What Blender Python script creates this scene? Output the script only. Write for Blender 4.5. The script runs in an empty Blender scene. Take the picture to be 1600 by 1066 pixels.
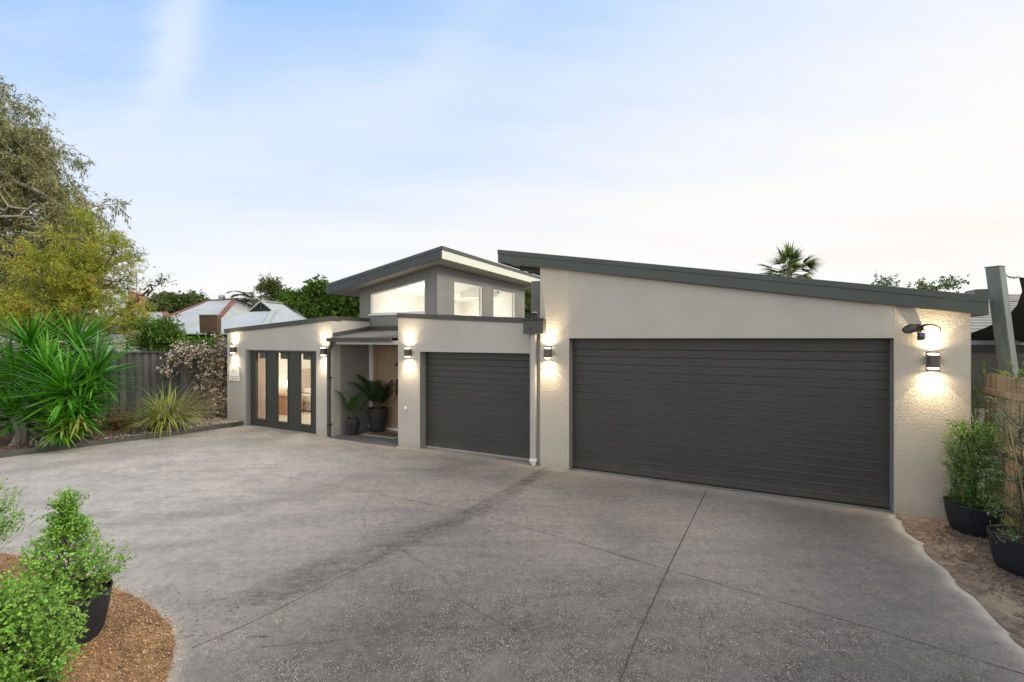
import bpy, math, random
import numpy as np
from mathutils import Vector, Matrix
from mathutils.geometry import tessellate_polygon

rng = np.random.default_rng(7)
random.seed(7)
SC = bpy.context.scene
COL = SC.collection
R = math.radians
F = 711.1          # focal length in photo pixels (16 mm on 36 mm)
EYE = 2.4          # camera height
HY = 530.0         # horizon row
CA, SA = 0.8944, 0.4472   # house frame: u along the facade, v into the house
ROT = -math.atan2(SA, CA)

# ------------------------------------------------------------------ survey helpers
def W(px, py, Y):
    return ((px-800)*Y/F, Y, EYE+(HY-py)*Y/F)
def G(px, py, z=0.0):
    Y = F*(EYE-z)/(py-HY)
    return ((px-800)*Y/F, Y, z)
def H2W(u, v, z=0.0):
    return (CA*u+SA*v, -SA*u+CA*v, z)
def HV(px, v):
    a = (px-800)/F
    Y = v/(CA+SA*a)
    return a*Y, Y
def HU(px, v):
    X, Y = HV(px, v)
    return CA*X-SA*Y
def HZ(px, py, v):
    X, Y = HV(px, v)
    return EYE+(HY-py)*Y/F

# ------------------------------------------------------------------ mesh builder
ORG = {}
FR = {}
class MB:
    def __init__(s):
        s.v = []; s.f = []; s.n = 0; s.mi = []
    def add(s, verts, faces, mi=0):
        verts = np.asarray(verts, dtype=np.float64).reshape(-1, 3)
        if isinstance(faces, np.ndarray):
            s.f.append((faces+s.n, mi))
        else:
            by = {}
            for fc in faces:
                by.setdefault(len(fc), []).append(fc)
            for k, l in by.items():
                s.f.append((np.array(l, dtype=np.int64)+s.n, mi))
        s.v.append(verts); s.n += len(verts)
        return s
    def box(s, x0, x1, y0, y1, z0, z1, mi=0):
        v = [(x, y, z) for z in (z0, z1) for y in (y0, y1) for x in (x0, x1)]
        return s.add(v, [(0,2,3,1),(4,5,7,6),(0,1,5,4),(2,6,7,3),(0,4,6,2),(1,3,7,5)], mi)
    def hexa(s, a, b, mi=0):
        # a, b: 4 corner loops (bottom, top)
        return s.add(list(a)+list(b), [(3,2,1,0),(4,5,6,7),(0,1,5,4),(1,2,6,5),(2,3,7,6),(3,0,4,7)], mi)
    def obox(s, c, ax, ay, az, mi=0):
        c = np.array(c, float); ax = np.array(ax, float); ay = np.array(ay, float); az = np.array(az, float)
        v = [c+i*ax+j*ay+k*az for k in (-1, 1) for j in (-1, 1) for i in (-1, 1)]
        return s.add(v, [(0,2,3,1),(4,5,7,6),(0,1,5,4),(2,6,7,3),(0,4,6,2),(1,3,7,5)], mi)
    def prism(s, outline, holes, d0, d1, axis='v', mi=0):
        # outline in (a, z); extruded along the third axis
        def P(a, z, d):
            return (a, d, z) if axis == 'v' else ((d, a, z) if axis == 'u' else (a, z, d))
        loops = [outline]+list(holes)
        tris = tessellate_polygon([[Vector((p[0], p[1], 0)) for p in l] for l in loops])
        flat = [p for l in loops for p in l]
        n = len(flat)
        V = [P(p[0], p[1], d0) for p in flat]+[P(p[0], p[1], d1) for p in flat]
        Fs = [tuple(t) for t in tris]+[(t[2]+n, t[1]+n, t[0]+n) for t in tris]
        o = 0
        for l in loops:
            k = len(l)
            for i in range(k):
                j = (i+1) % k
                Fs.append((o+i, o+j, o+j+n, o+i+n))
            o += k
        return s.add(V, Fs, mi)
    def tube(s, pts, rad, n=8, cap=True, mi=0):
        pts = np.array(pts, float); m = len(pts)
        rad = np.broadcast_to(np.array(rad, float), (m,))
        t = np.gradient(pts, axis=0); t /= (np.linalg.norm(t, axis=1)[:, None]+1e-9)
        up = np.array([0, 0, 1.0]) if abs(t[0][2]) < 0.9 else np.array([1.0, 0, 0])
        a = np.cross(t[0], up); a /= np.linalg.norm(a)
        V = []
        for i in range(m):
            a = a-t[i]*np.dot(a, t[i]); a /= (np.linalg.norm(a)+1e-9)
            b = np.cross(t[i], a)
            for k in range(n):
                th = 2*math.pi*k/n
                V.append(pts[i]+rad[i]*(a*math.cos(th)+b*math.sin(th)))
        Fs = [(i*n+k, i*n+(k+1) % n, (i+1)*n+(k+1) % n, (i+1)*n+k) for i in range(m-1) for k in range(n)]
        s.add(V, Fs, mi)
        if cap:
            s.add(V[:n], [tuple(range(n))[::-1]], mi); s.add(V[-n:], [tuple(range(n))], mi)
        return s
    def lathe(s, prof, c=(0, 0, 0), n=48, rib=0, ribd=0.0, ribz=None, mi=0):
        V = []; m = len(prof)
        for r, z in prof:
            for k in range(n):
                th = 2*math.pi*k/n
                rr = r
                if rib and ribz and ribz[0] <= z <= ribz[1]:
                    rr = r-ribd*(0.5+0.5*math.cos(rib*th))
                V.append((c[0]+rr*math.cos(th), c[1]+rr*math.sin(th), c[2]+z))
        Fs = [(i*n+k, i*n+(k+1) % n, (i+1)*n+(k+1) % n, (i+1)*n+k) for i in range(m-1) for k in range(n)]
        return s.add(V, Fs, mi)
    def disc(s, c, r, n=32, up=1, mi=0):
        V = [(c[0]+r*math.cos(2*math.pi*k/n), c[1]+r*math.sin(2*math.pi*k/n), c[2]) for k in range(n)]
        return s.add(V, [tuple(range(n))] if up > 0 else [tuple(range(n))[::-1]], mi)
    def build(s, name, mats, parent=None, frame='W', org=(0, 0, 0), smooth=False, bevel=0.0):
        me = bpy.data.meshes.new(name)
        V = np.concatenate(s.v) if s.v else np.zeros((0, 3))
        if parent is not None:
            org = ORG[parent.name_full]; frame = FR[parent.name_full]
        V = V-np.array(org)
        nl = sum(f.size for f, _ in s.f); nf = sum(len(f) for f, _ in s.f)
        me.vertices.add(len(V)); me.vertices.foreach_set('co', V.astype(np.float32).ravel())
        me.loops.add(nl); me.polygons.add(nf)
        li = np.concatenate([f.ravel() for f, _ in s.f]).astype(np.int32)
        tot = np.concatenate([np.full(len(f), f.shape[1]) for f, _ in s.f]).astype(np.int32)
        st = np.concatenate([[0], np.cumsum(tot)[:-1]]).astype(np.int32)
        mi = np.concatenate([np.full(len(f), m) for f, m in s.f]).astype(np.int32)
        me.loops.foreach_set('vertex_index', li)
        me.polygons.foreach_set('loop_start', st)
        me.polygons.foreach_set('loop_total', tot)
        if not isinstance(mats, (list, tuple)): mats = [mats]
        for m in mats: me.materials.append(m)
        me.polygons.foreach_set('material_index', mi)
        me.polygons.foreach_set('use_smooth', np.full(nf, bool(smooth)))
        me.update(calc_edges=True); me.validate()
        o = bpy.data.objects.new(name, me); COL.objects.link(o)
        if parent is not None:
            o.parent = parent
        else:
            place(o, org, frame)
        ORG[o.name_full] = org; FR[o.name_full] = frame
        if bevel:
            b = o.modifiers.new('edge', 'BEVEL'); b.width = bevel; b.segments = 2; b.limit_method = 'ANGLE'
        return o

def place(o, org, frame):
    if frame == 'H':
        o.location = H2W(*org); o.rotation_euler = (0, 0, ROT)
    else:
        o.location = org
def tag(o, label=None, cat=None, group=None, kind=None):
    if label: o['label'] = label
    if cat: o['category'] = cat
    if group: o['group'] = group
    if kind: o['kind'] = kind
    return o
def thing(name, label, cat, org=(0, 0, 0), frame='W', group=None):
    o = bpy.data.objects.new(name, None); COL.objects.link(o)
    o.empty_display_size = 0.2
    place(o, org, frame); ORG[o.name_full] = org; FR[o.name_full] = frame
    return tag(o, label, cat, group)
def copy_tree(o, parent=None):
    c = o.copy(); COL.objects.link(c)
    if parent is not None: c.parent = parent
    for ch in [x for x in bpy.data.objects if x.parent == o]:
        copy_tree(ch, c)
    return c

# ------------------------------------------------------------------ materials
def nodes(name):
    m = bpy.data.materials.new(name); m.use_nodes = True
    nt = m.node_tree; nt.nodes.clear()
    out = nt.nodes.new('ShaderNodeOutputMaterial')
    return m, nt, out
def N(nt, typ, **kw):
    n = nt.nodes.new(typ)
    for k, v in kw.items():
        if k.startswith('_'):
            setattr(n, k[1:], v)
        else:
            n.inputs[k.replace('__', ' ')].default_value = v
    return n
def ramp(nt, fac, stops):
    r = nt.nodes.new('ShaderNodeValToRGB')
    e = r.color_ramp.elements
    e[0].position, e[0].color = stops[0][0], (*stops[0][1], 1)
    e[1].position, e[1].color = stops[-1][0], (*stops[-1][1], 1)
    for p, c in stops[1:-1]:
        x = e.new(p); x.color = (*c, 1)
    nt.links.new(fac, r.inputs[0])
    return r
def sc(c, k): return tuple(min(1, x*k) for x in c)
def mat(name, base, rough=0.7, var=0.12, vs=2.0, bs=40.0, bd=0.0, dirt=0.0, isl=0.0, metal=0.0, spec=0.5, stretch=(1, 1, 1), detail=6, patch=None, cool=None):
    m, nt, out = nodes(name)
    L = nt.links.new
    g = N(nt, 'ShaderNodeNewGeometry'); mp = N(nt, 'ShaderNodeMapping'); mp.inputs['Scale'].default_value = stretch
    L(g.outputs['Position'], mp.inputs[0])
    n1 = N(nt, 'ShaderNodeTexNoise', Scale=vs, Detail=detail, Roughness=0.6); L(mp.outputs[0], n1.inputs['Vector'])
    r = ramp(nt, n1.outputs[0], [(0.3, sc(base, 1-var)), (0.7, sc(base, 1+var))])
    p = N(nt, 'ShaderNodeBsdfPrincipled', Roughness=rough, Metallic=metal); p.inputs['Specular IOR Level'].default_value = spec
    col = r.outputs[0]
    if patch:
        pc, ps, pt = patch
        n3 = N(nt, 'ShaderNodeTexNoise', Scale=ps, Detail=8, Roughness=0.7); L(mp.outputs[0], n3.inputs['Vector'])
        rr = ramp(nt, n3.outputs[0], [(pt, (0, 0, 0)), (pt+0.12, (1, 1, 1))])
        mx = N(nt, 'ShaderNodeMix', _data_type='RGBA'); L(rr.outputs[0], mx.inputs[0]); L(col, mx.inputs[6]); mx.inputs[7].default_value = (*pc, 1)
        col = mx.outputs[2]
    if isl:
        im = N(nt, 'ShaderNodeMath', _operation='MULTIPLY_ADD'); L(g.outputs['Random Per Island'], im.inputs[0]); im.inputs[1].default_value = 2*isl; im.inputs[2].default_value = 1-isl
        hv = N(nt, 'ShaderNodeHueSaturation'); L(im.outputs[0], hv.inputs['Value']); L(col, hv.inputs['Color']); col = hv.outputs[0]
    if dirt:
        sz = N(nt, 'ShaderNodeSeparateXYZ'); L(g.outputs['Position'], sz.inputs[0])
        n4 = N(nt, 'ShaderNodeTexNoise', Scale=5.0, Detail=7, Roughness=0.7); L(g.outputs['Position'], n4.inputs['Vector'])
        # splash line: z/0.3 + noise
        q = N(nt, 'ShaderNodeMath', _operation='MULTIPLY_ADD'); L(sz.outputs[2], q.inputs[0]); q.inputs[1].default_value = -3.2; q.inputs[2].default_value = 0.55
        q2 = N(nt, 'ShaderNodeMath', _operation='MULTIPLY_ADD'); L(n4.outputs[0], q2.inputs[0]); q2.inputs[1].default_value = 1.6; L(q.outputs[0], q2.inputs[2])
        q3 = N(nt, 'ShaderNodeMath', _operation='MULTIPLY_ADD', _use_clamp=True); L(q2.outputs[0], q3.inputs[0]); q3.inputs[1].default_value = 1.0; q3.inputs[2].default_value = -0.6
        # faint vertical run marks
        mp5 = N(nt, 'ShaderNodeMapping'); mp5.inputs['Scale'].default_value = (4, 4, 0.5); L(g.outputs['Position'], mp5.inputs[0])
        n5 = N(nt, 'ShaderNodeTexNoise', Scale=1.0, Detail=5, Roughness=0.6); L(mp5.outputs[0], n5.inputs['Vector'])
        r5 = N(nt, 'ShaderNodeMath', _operation='MULTIPLY_ADD', _use_clamp=True); L(n5.outputs[0], r5.inputs[0]); r5.inputs[1].default_value = 1.2; r5.inputs[2].default_value = -0.72
        q4 = N(nt, 'ShaderNodeMath', _operation='MAXIMUM'); L(q3.outputs[0], q4.inputs[0]); L(r5.outputs[0], q4.inputs[1])
        q5 = N(nt, 'ShaderNodeMath', _operation='MULTIPLY', _use_clamp=True); L(q4.outputs[0], q5.inputs[0]); q5.inputs[1].default_value = dirt
        md = N(nt, 'ShaderNodeMix', _data_type='RGBA'); L(q5.outputs[0], md.inputs[0]); L(col, md.inputs[6]); md.inputs[7].default_value = (0.26, 0.21, 0.16, 1) if base[0] > 0.2 else (0.14, 0.128, 0.11, 1)
        col = md.outputs[2]
    L(col, p.inputs['Base Color'])
    if bd:
        n2 = N(nt, 'ShaderNodeTexNoise', Scale=bs, Detail=5, Roughness=0.6); L(mp.outputs[0], n2.inputs['Vector'])
        b = N(nt, 'ShaderNodeBump', Strength=1.0, Distance=bd); L(n2.outputs[0], b.inputs['Height']); L(b.outputs[0], p.inputs['Normal'])
    L(p.outputs[0], out.inputs[0])
    return m
def leafmat(name, cols, trans=0.3, rough=0.55, clump=1.2, spec=0.35, tcol=1.3):
    m, nt, out = nodes(name); L = nt.links.new
    g = N(nt, 'ShaderNodeNewGeometry')
    n1 = N(nt, 'ShaderNodeTexNoise', Scale=clump, Detail=3); L(g.outputs['Position'], n1.inputs['Vector'])
    a = N(nt, 'ShaderNodeMath', _operation='MULTIPLY_ADD'); L(n1.outputs[0], a.inputs[0]); a.inputs[1].default_value = 1.1; a.inputs[2].default_value = -0.55
    b = N(nt, 'ShaderNodeMath', _operation='MULTIPLY_ADD', _use_clamp=True); L(g.outputs['Random Per Island'], b.inputs[0]); b.inputs[1].default_value = 0.75
    L(a.outputs[0], b.inputs[2])
    c = N(nt, 'ShaderNodeMath', _operation='ADD', _use_clamp=True); L(b.outputs[0], c.inputs[0]); c.inputs[1].default_value = 0.12
    k = len(cols)
    r = ramp(nt, c.outputs[0], [(i/(k-1), cc) for i, cc in enumerate(cols)])
    p = N(nt, 'ShaderNodeBsdfPrincipled', Roughness=rough); p.inputs['Specular IOR Level'].default_value = spec
    L(r.outputs[0], p.inputs['Base Color'])
    t = N(nt, 'ShaderNodeBsdfTranslucent')
    hs = N(nt, 'ShaderNodeHueSaturation', Value=tcol, Saturation=1.1); L(r.outputs[0], hs.inputs['Color']); L(hs.outputs[0], t.inputs[0])
    mx = N(nt, 'ShaderNodeMixShader', Fac=trans); L(p.outputs[0], mx.inputs[1]); L(t.outputs[0], mx.inputs[2])
    L(mx.outputs[0], out.inputs[0])
    return m
def emis(name, col, s):
    m, nt, out = nodes(name)
    e = N(nt, 'ShaderNodeEmission', Strength=s); e.inputs[0].default_value = (*col, 1)
    nt.links.new(e.outputs[0], out.inputs[0]); return m
def glassmat(name, tint=(0.96, 0.97, 0.96), refl=0.035):
    m, nt, out = nodes(name); L = nt.links.new
    t = N(nt, 'ShaderNodeBsdfTransparent'); t.inputs[0].default_value = (*tint, 1)
    gl = N(nt, 'ShaderNodeBsdfGlossy', Roughness=0.02); gl.inputs[0].default_value = (1, 1, 1, 1)
    lw_ = N(nt, 'ShaderNodeLayerWeight', Blend=0.5); pw5 = N(nt, 'ShaderNodeMath', _operation='POWER'); L(lw_.outputs['Facing'], pw5.inputs[0]); pw5.inputs[1].default_value = 5.0
    fr = N(nt, 'ShaderNodeMath', _operation='MULTIPLY_ADD', _use_clamp=True); L(pw5.outputs[0], fr.inputs[0]); fr.inputs[1].default_value = 0.9; fr.inputs[2].default_value = refl
    mx = N(nt, 'ShaderNodeMixShader'); L(fr.outputs[0], mx.inputs[0]); L(t.outputs[0], mx.inputs[1]); L(gl.outputs[0], mx.inputs[2])
    L(mx.outputs[0], out.inputs[0]); return m

M = {}
WALLC = (0.455, 0.432, 0.385)
M['wall'] = mat('smooth_render', WALLC, 0.85, 0.06, 1.3, 90, 0.0015, dirt=0.4)
M['wall_dark'] = mat('tower_render', (0.215, 0.215, 0.2), 0.85, 0.12, 1.6, 90, 0.0015)
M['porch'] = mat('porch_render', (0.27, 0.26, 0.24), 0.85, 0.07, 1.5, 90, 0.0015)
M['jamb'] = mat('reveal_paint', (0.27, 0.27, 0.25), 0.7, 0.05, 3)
M['cap'] = mat('charcoal_flashing', (0.062, 0.063, 0.056), 0.42, 0.10, 3, 300, 0.0004)
M['fascia'] = mat('dark_slate_fascia', (0.055, 0.068, 0.058), 0.38, 0.12, 1.5, 200, 0.0006)
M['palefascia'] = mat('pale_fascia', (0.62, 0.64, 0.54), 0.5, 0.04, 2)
M['soffit'] = mat('soffit_board', (0.62, 0.57, 0.52), 0.8, 0.04, 2)
M['door'] = mat('charcoal_door_paint', (0.043, 0.043, 0.039), 0.42, 0.12, 1.2, 500, 0.0003, dirt=0.35)
M['frame'] = mat('charcoal_frame', (0.05, 0.052, 0.046), 0.5, 0.08, 2)
M['white'] = mat('white_paint', (0.78, 0.77, 0.74), 0.6, 0.03, 2)
M['interior'] = mat('interior_plaster', (0.82, 0.80, 0.76), 0.9, 0.02, 2)
M['greypipe'] = mat('wall_coloured_pipe', (0.42, 0.415, 0.385), 0.55, 0.05, 4)
M['glass'] = glassmat('window_glass')
M['timber'] = mat('oak_door', (0.36, 0.25, 0.165), 0.55, 0.18, 3, 40, 0.0008, stretch=(9, 9, 0.5))
M['black'] = mat('black_plastic', (0.02, 0.02, 0.02), 0.4, 0.1, 10)
M['bronze'] = mat('bronze_lamp_body', (0.13, 0.115, 0.10), 0.35, 0.1, 8, metal=0.7)
M['lens'] = emis('warm_lamp_lens', (1.0, 0.80, 0.52), 14)
M['corr'] = mat('grey_corrugated_steel', (0.14, 0.13, 0.115), 0.5, 0.12, 3)
M['grate'] = mat('galvanised_grate', (0.42, 0.40, 0.36), 0.5, 0.2, 10, metal=0.4)
M['tile'] = mat('porch_paving', (0.13, 0.13, 0.125), 0.6, 0.1, 4, 60, 0.001)
M['concrete_pot'] = mat('dark_stone_pot', (0.022, 0.021, 0.02), 0.75, 0.25, 8, 60, 0.003)
M['pot'] = mat('ribbed_black_pot', (0.014, 0.018, 0.024), 0.45, 0.15, 8)
M['soil'] = mat('potting_soil', (0.05, 0.035, 0.022), 0.95, 0.5, 30, 80, 0.01)
M['fence_dark'] = mat('stained_grey_paling', (0.085, 0.085, 0.076), 0.85, 0.40, 3.0, 50, 0.004, isl=0.38, stretch=(4, 4, 0.35))
M['fence_tan'] = mat('weathered_tan_paling', (0.38, 0.285, 0.19), 0.85, 0.32, 3.0, 50, 0.003, isl=0.2, stretch=(5, 5, 0.4))
M['edge'] = mat('charcoal_edging_timber', (0.06, 0.063, 0.056), 0.8, 0.25, 5, 60, 0.002)
M['bark'] = mat('pale_bark', (0.27, 0.235, 0.195), 0.9, 0.35, 4, 30, 0.01)
M['bark_dark'] = mat('dark_bark', (0.10, 0.078, 0.06), 0.9, 0.35, 8, 30, 0.01)
M['stem'] = mat('green_stem', (0.12, 0.13, 0.05), 0.8, 0.3, 8)
M['steel'] = mat('painted_steel_post', (0.13, 0.155, 0.14), 0.45, 0.25, 5, 100, 0.0005, stretch=(3, 3, 0.5))
M['sail'] = mat('shade_cloth', (0.022, 0.02, 0.018), 0.95, 0.1, 5, 900, 0.001)
M['bluebeam'] = mat('blue_grey_gutter', (0.40, 0.45, 0.54), 0.5, 0.06, 3)
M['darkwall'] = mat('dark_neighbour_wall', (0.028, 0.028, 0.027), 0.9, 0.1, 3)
M['rooftile'] = mat('grey_roof_tile', (0.24, 0.235, 0.22), 0.8, 0.2, 4, 60, 0.004)
M['galv'] = mat('galvanised_iron', (0.33, 0.345, 0.36), 0.55, 0.12, 0.8, stretch=(1, 1, 1), patch=((0.30, 0.15, 0.11), 0.5, 0.56))
M['galvclean'] = mat('pale_corrugated_iron', (0.35, 0.38, 0.40), 0.55, 0.08, 0.6)
M['rust'] = mat('rust_red_capping', (0.17, 0.065, 0.045), 0.8, 0.3, 2, patch=((0.5, 0.42, 0.4), 2.0, 0.62))
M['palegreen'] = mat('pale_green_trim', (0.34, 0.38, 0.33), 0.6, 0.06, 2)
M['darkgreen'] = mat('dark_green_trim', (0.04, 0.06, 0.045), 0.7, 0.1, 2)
M['corten'] = mat('rusted_steel_box', (0.085, 0.05, 0.03), 0.8, 0.3, 3, 30, 0.002)
M['stump'] = mat('weathered_stump', (0.20, 0.175, 0.145), 0.9, 0.35, 9, 30, 0.01, stretch=(3, 3, 0.6))
M['carpet'] = mat('cream_carpet', (0.55, 0.48, 0.40), 0.95, 0.05, 5)
M['pinewood'] = mat('pink_pine_drawers', (0.60, 0.35, 0.24), 0.5, 0.12, 5)
M['linen'] = mat('linen_headboard', (0.55, 0.47, 0.40), 0.9, 0.05, 6)
M['bedding'] = mat('white_bedding', (0.8, 0.77, 0.72), 0.9, 0.04, 4)
M['curtain'] = leafmat('sheer_curtain', [(0.82, 0.72, 0.66), (0.86, 0.76, 0.70)], 0.55, 0.9, 1.0, tcol=1.1)
M['blind'] = mat('grey_blind_box', (0.22, 0.22, 0.21), 0.6, 0.06, 3)
M['mat'] = mat('coir_doormat', (0.11, 0.075, 0.055), 0.95, 0.25, 20, 200, 0.004)
M['matborder'] = mat('beige_mat_border', (0.33, 0.29, 0.23), 0.95, 0.15, 20)
M['plaque'] = mat('white_plaque', (0.72, 0.71, 0.67), 0.6, 0.03, 3)

L_gum = leafmat('gum_leaves', [(0.028, 0.042, 0.014), (0.10, 0.13, 0.04), (0.22, 0.25, 0.085), (0.34, 0.31, 0.13), (0.38, 0.25, 0.12)], 0.25, 0.45, 0.7)
L_grev = leafmat('grevillea_leaves', [(0.05, 0.085, 0.010), (0.15, 0.22, 0.02), (0.33, 0.39, 0.04), (0.52, 0.48, 0.06), (0.60, 0.36, 0.06)], 0.35, 0.5, 1.1)
L_green = leafmat('bright_green_leaves', [(0.027, 0.0594, 0.0086), (0.0594, 0.1296, 0.013), (0.108, 0.2052, 0.0238), (0.162, 0.2592, 0.0324)], 0.35, 0.5, 0.6)
L_dist = leafmat('far_tree_leaves', [(0.042, 0.07, 0.0196), (0.084, 0.119, 0.028), (0.14, 0.182, 0.049)], 0.3, 0.6, 0.4)
L_greyd = leafmat('grey_green_leaves', [(0.084, 0.105, 0.056), (0.14, 0.168, 0.098), (0.21, 0.238, 0.14)], 0.3, 0.6, 0.4)
L_yucca = leafmat('yucca_blades', [(0.010, 0.050, 0.006), (0.035, 0.15, 0.010), (0.08, 0.28, 0.018), (0.16, 0.40, 0.04)], 0.22, 0.36, 1.2, spec=0.5)
L_strap = leafmat('strappy_blades', [(0.07, 0.14, 0.0168), (0.168, 0.238, 0.0308), (0.308, 0.364, 0.07), (0.504, 0.462, 0.182)], 0.3, 0.5, 2.5)
L_dry = leafmat('dry_blades', [(0.22, 0.18, 0.10), (0.36, 0.31, 0.18), (0.42, 0.37, 0.25)], 0.3, 0.6, 2.5)
L_pitt = leafmat('pittosporum_leaves', [(0.0702, 0.1716, 0.0187), (0.156, 0.3432, 0.039), (0.2652, 0.5148, 0.0702), (0.4056, 0.6708, 0.1404)], 0.35, 0.42, 2.5, spec=0.45)
L_new = leafmat('pale_new_leaves', [(0.16, 0.33, 0.04), (0.30, 0.50, 0.09), (0.42, 0.58, 0.16)], 0.4, 0.42, 3)
L_pitt2 = leafmat('dark_glossy_leaves', [(0.0302, 0.0883, 0.0151), (0.0883, 0.2144, 0.0302), (0.2018, 0.3785, 0.0505), (0.4288, 0.5802, 0.1513)], 0.3, 0.4, 3.0, spec=0.5)
L_olive = leafmat('olive_leaves', [(0.0517, 0.095, 0.031), (0.1035, 0.1898, 0.0605), (0.1898, 0.2932, 0.1207), (0.3795, 0.4312, 0.2932)], 0.25, 0.5, 3)
L_kentia = leafmat('kentia_fronds', [(0.0112, 0.035, 0.0084), (0.028, 0.077, 0.014), (0.07, 0.182, 0.028)], 0.25, 0.45, 3)
L_kentia2 = leafmat('pale_kentia_fronds', [(0.03, 0.08, 0.012), (0.06, 0.15, 0.02), (0.11, 0.24, 0.04)], 0.3, 0.45, 3)
L_palm = leafmat('fan_palm_fronds', [(0.06, 0.085, 0.02), (0.13, 0.17, 0.045), (0.24, 0.28, 0.08)], 0.35, 0.5, 0.5)
L_vine = leafmat('vine_leaves', [(0.05, 0.032, 0.014), (0.15, 0.10, 0.045), (0.24, 0.17, 0.08), (0.17, 0.19, 0.05)], 0.3, 0.6, 2)
L_petal = leafmat('pale_pink_petals', [(0.55, 0.45, 0.38), (0.72, 0.62, 0.56), (0.82, 0.76, 0.72)], 0.3, 0.7, 3)
L_red = leafmat('red_flowers', [(0.5, 0.03, 0.02), (0.6, 0.06, 0.03)], 0.3, 0.6, 3)
L_chip = leafmat('tan_mulch_chips', [(0.07, 0.035, 0.017), (0.28, 0.15, 0.068), (0.48, 0.28, 0.125), (0.66, 0.46, 0.28)], 0.0, 0.85, 7)
L_chip2 = leafmat('brown_mulch_chips', [(0.06, 0.042, 0.03), (0.14, 0.10, 0.072), (0.23, 0.17, 0.125), (0.32, 0.26, 0.2)], 0.0, 0.85, 2.5)
L_grav = leafmat('pale_gravel_petals', [(0.16, 0.13, 0.10), (0.36, 0.31, 0.26), (0.55, 0.48, 0.42), (0.65, 0.6, 0.55)], 0.0, 0.85, 2.5)
L_litter = leafmat('red_leaf_litter', [(0.16, 0.06, 0.03), (0.30, 0.13, 0.07), (0.40, 0.22, 0.13)], 0.0, 0.85, 2.5)

def add_bark_lines(): pass

# ------------------------------------------------------------------ foliage helpers
def unit(v): return v/(np.linalg.norm(v, axis=-1, keepdims=True)+1e-9)
def rdir(n): return unit(rng.normal(size=(n, 3)))
def leaf_mesh(mb, P, D, Ln, Wd, fold=0.15, mi=0, fine=False, S=None):
    n = len(P); D = unit(D)
    if S is None: S = unit(np.cross(D, rdir(n)))
    Nn = np.cross(D, S)
    Ln = np.broadcast_to(np.asarray(Ln, float), (n,))[:, None]; Wd = np.broadcast_to(np.asarray(Wd, float), (n,))[:, None]
    if fine:
        b = P; t = P+D*Ln-Nn*Ln*0.08
        r1 = P+D*Ln*0.3+S*Wd*0.5+Nn*Wd*fold; r2 = P+D*Ln*0.72+S*Wd*0.42+Nn*Wd*fold
        l1 = P+D*Ln*0.3-S*Wd*0.5+Nn*Wd*fold; l2 = P+D*Ln*0.72-S*Wd*0.42+Nn*Wd*fold
        V = np.stack([b, r1, r2, t, l2, l1], 1).reshape(-1, 3)
        i = np.arange(n)[:, None]*6
        Fq = np.concatenate([i+np.array([[0, 1, 2, 3]]), i+np.array([[0, 3, 4, 5]])])
        mb.add(V, Fq, mi)
    else:
        V = np.stack([P, P+D*Ln*0.45+S*Wd*0.5+Nn*Wd*fold, P+D*Ln, P+D*Ln*0.45-S*Wd*0.5+Nn*Wd*fold], 1).reshape(-1, 3)
        i = np.arange(n)[:, None]*4
        mb.add(V, i+np.array([[0, 1, 2, 3]]), mi)
def sticks(mb, A, B, ra, rb, mi=0):
    n = len(A); D = unit(B-A); S = unit(np.cross(D, rdir(n))); T = np.cross(D, S)
    ra = np.broadcast_to(np.asarray(ra, float), (n,))[:, None]; rb = np.broadcast_to(np.asarray(rb, float), (n,))[:, None]
    vs = []
    for c, r in ((A, ra), (B, rb)):
        for k in range(3):
            th = 2*math.pi*k/3
            vs.append(c+r*(S*math.cos(th)+T*math.sin(th)))
    V = np.stack(vs, 1).reshape(-1, 3); i = np.arange(n)[:, None]*6
    mb.add(V, np.concatenate([i+np.array([[k, (k+1) % 3, 3+(k+1) % 3, 3+k]]) for k in range(3)]), mi)
def bend(a, b, k=5, sag=0.0, wob=0.0):
    a = np.array(a, float); b = np.array(b, float); L = np.linalg.norm(b-a)
    t = np.linspace(0, 1, k)[:, None]
    p = a+(b-a)*t
    p += (np.sin(t*math.pi))*(rng.normal(size=3)*wob*L+np.array([0, 0, sag*L]))
    return p
def in_ell(ells, n, shell=0.35):
    vol = np.array([e[3]*e[4]*e[5] for e in ells]); idx = rng.choice(len(ells), n, p=vol/vol.sum())
    E = np.array(ells)[idx]
    d = rdir(n); r = (shell+(1-shell)*rng.random(n))**(0.6)
    return E[:, :3]+d*E[:, 3:6]*r[:, None], d
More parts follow.
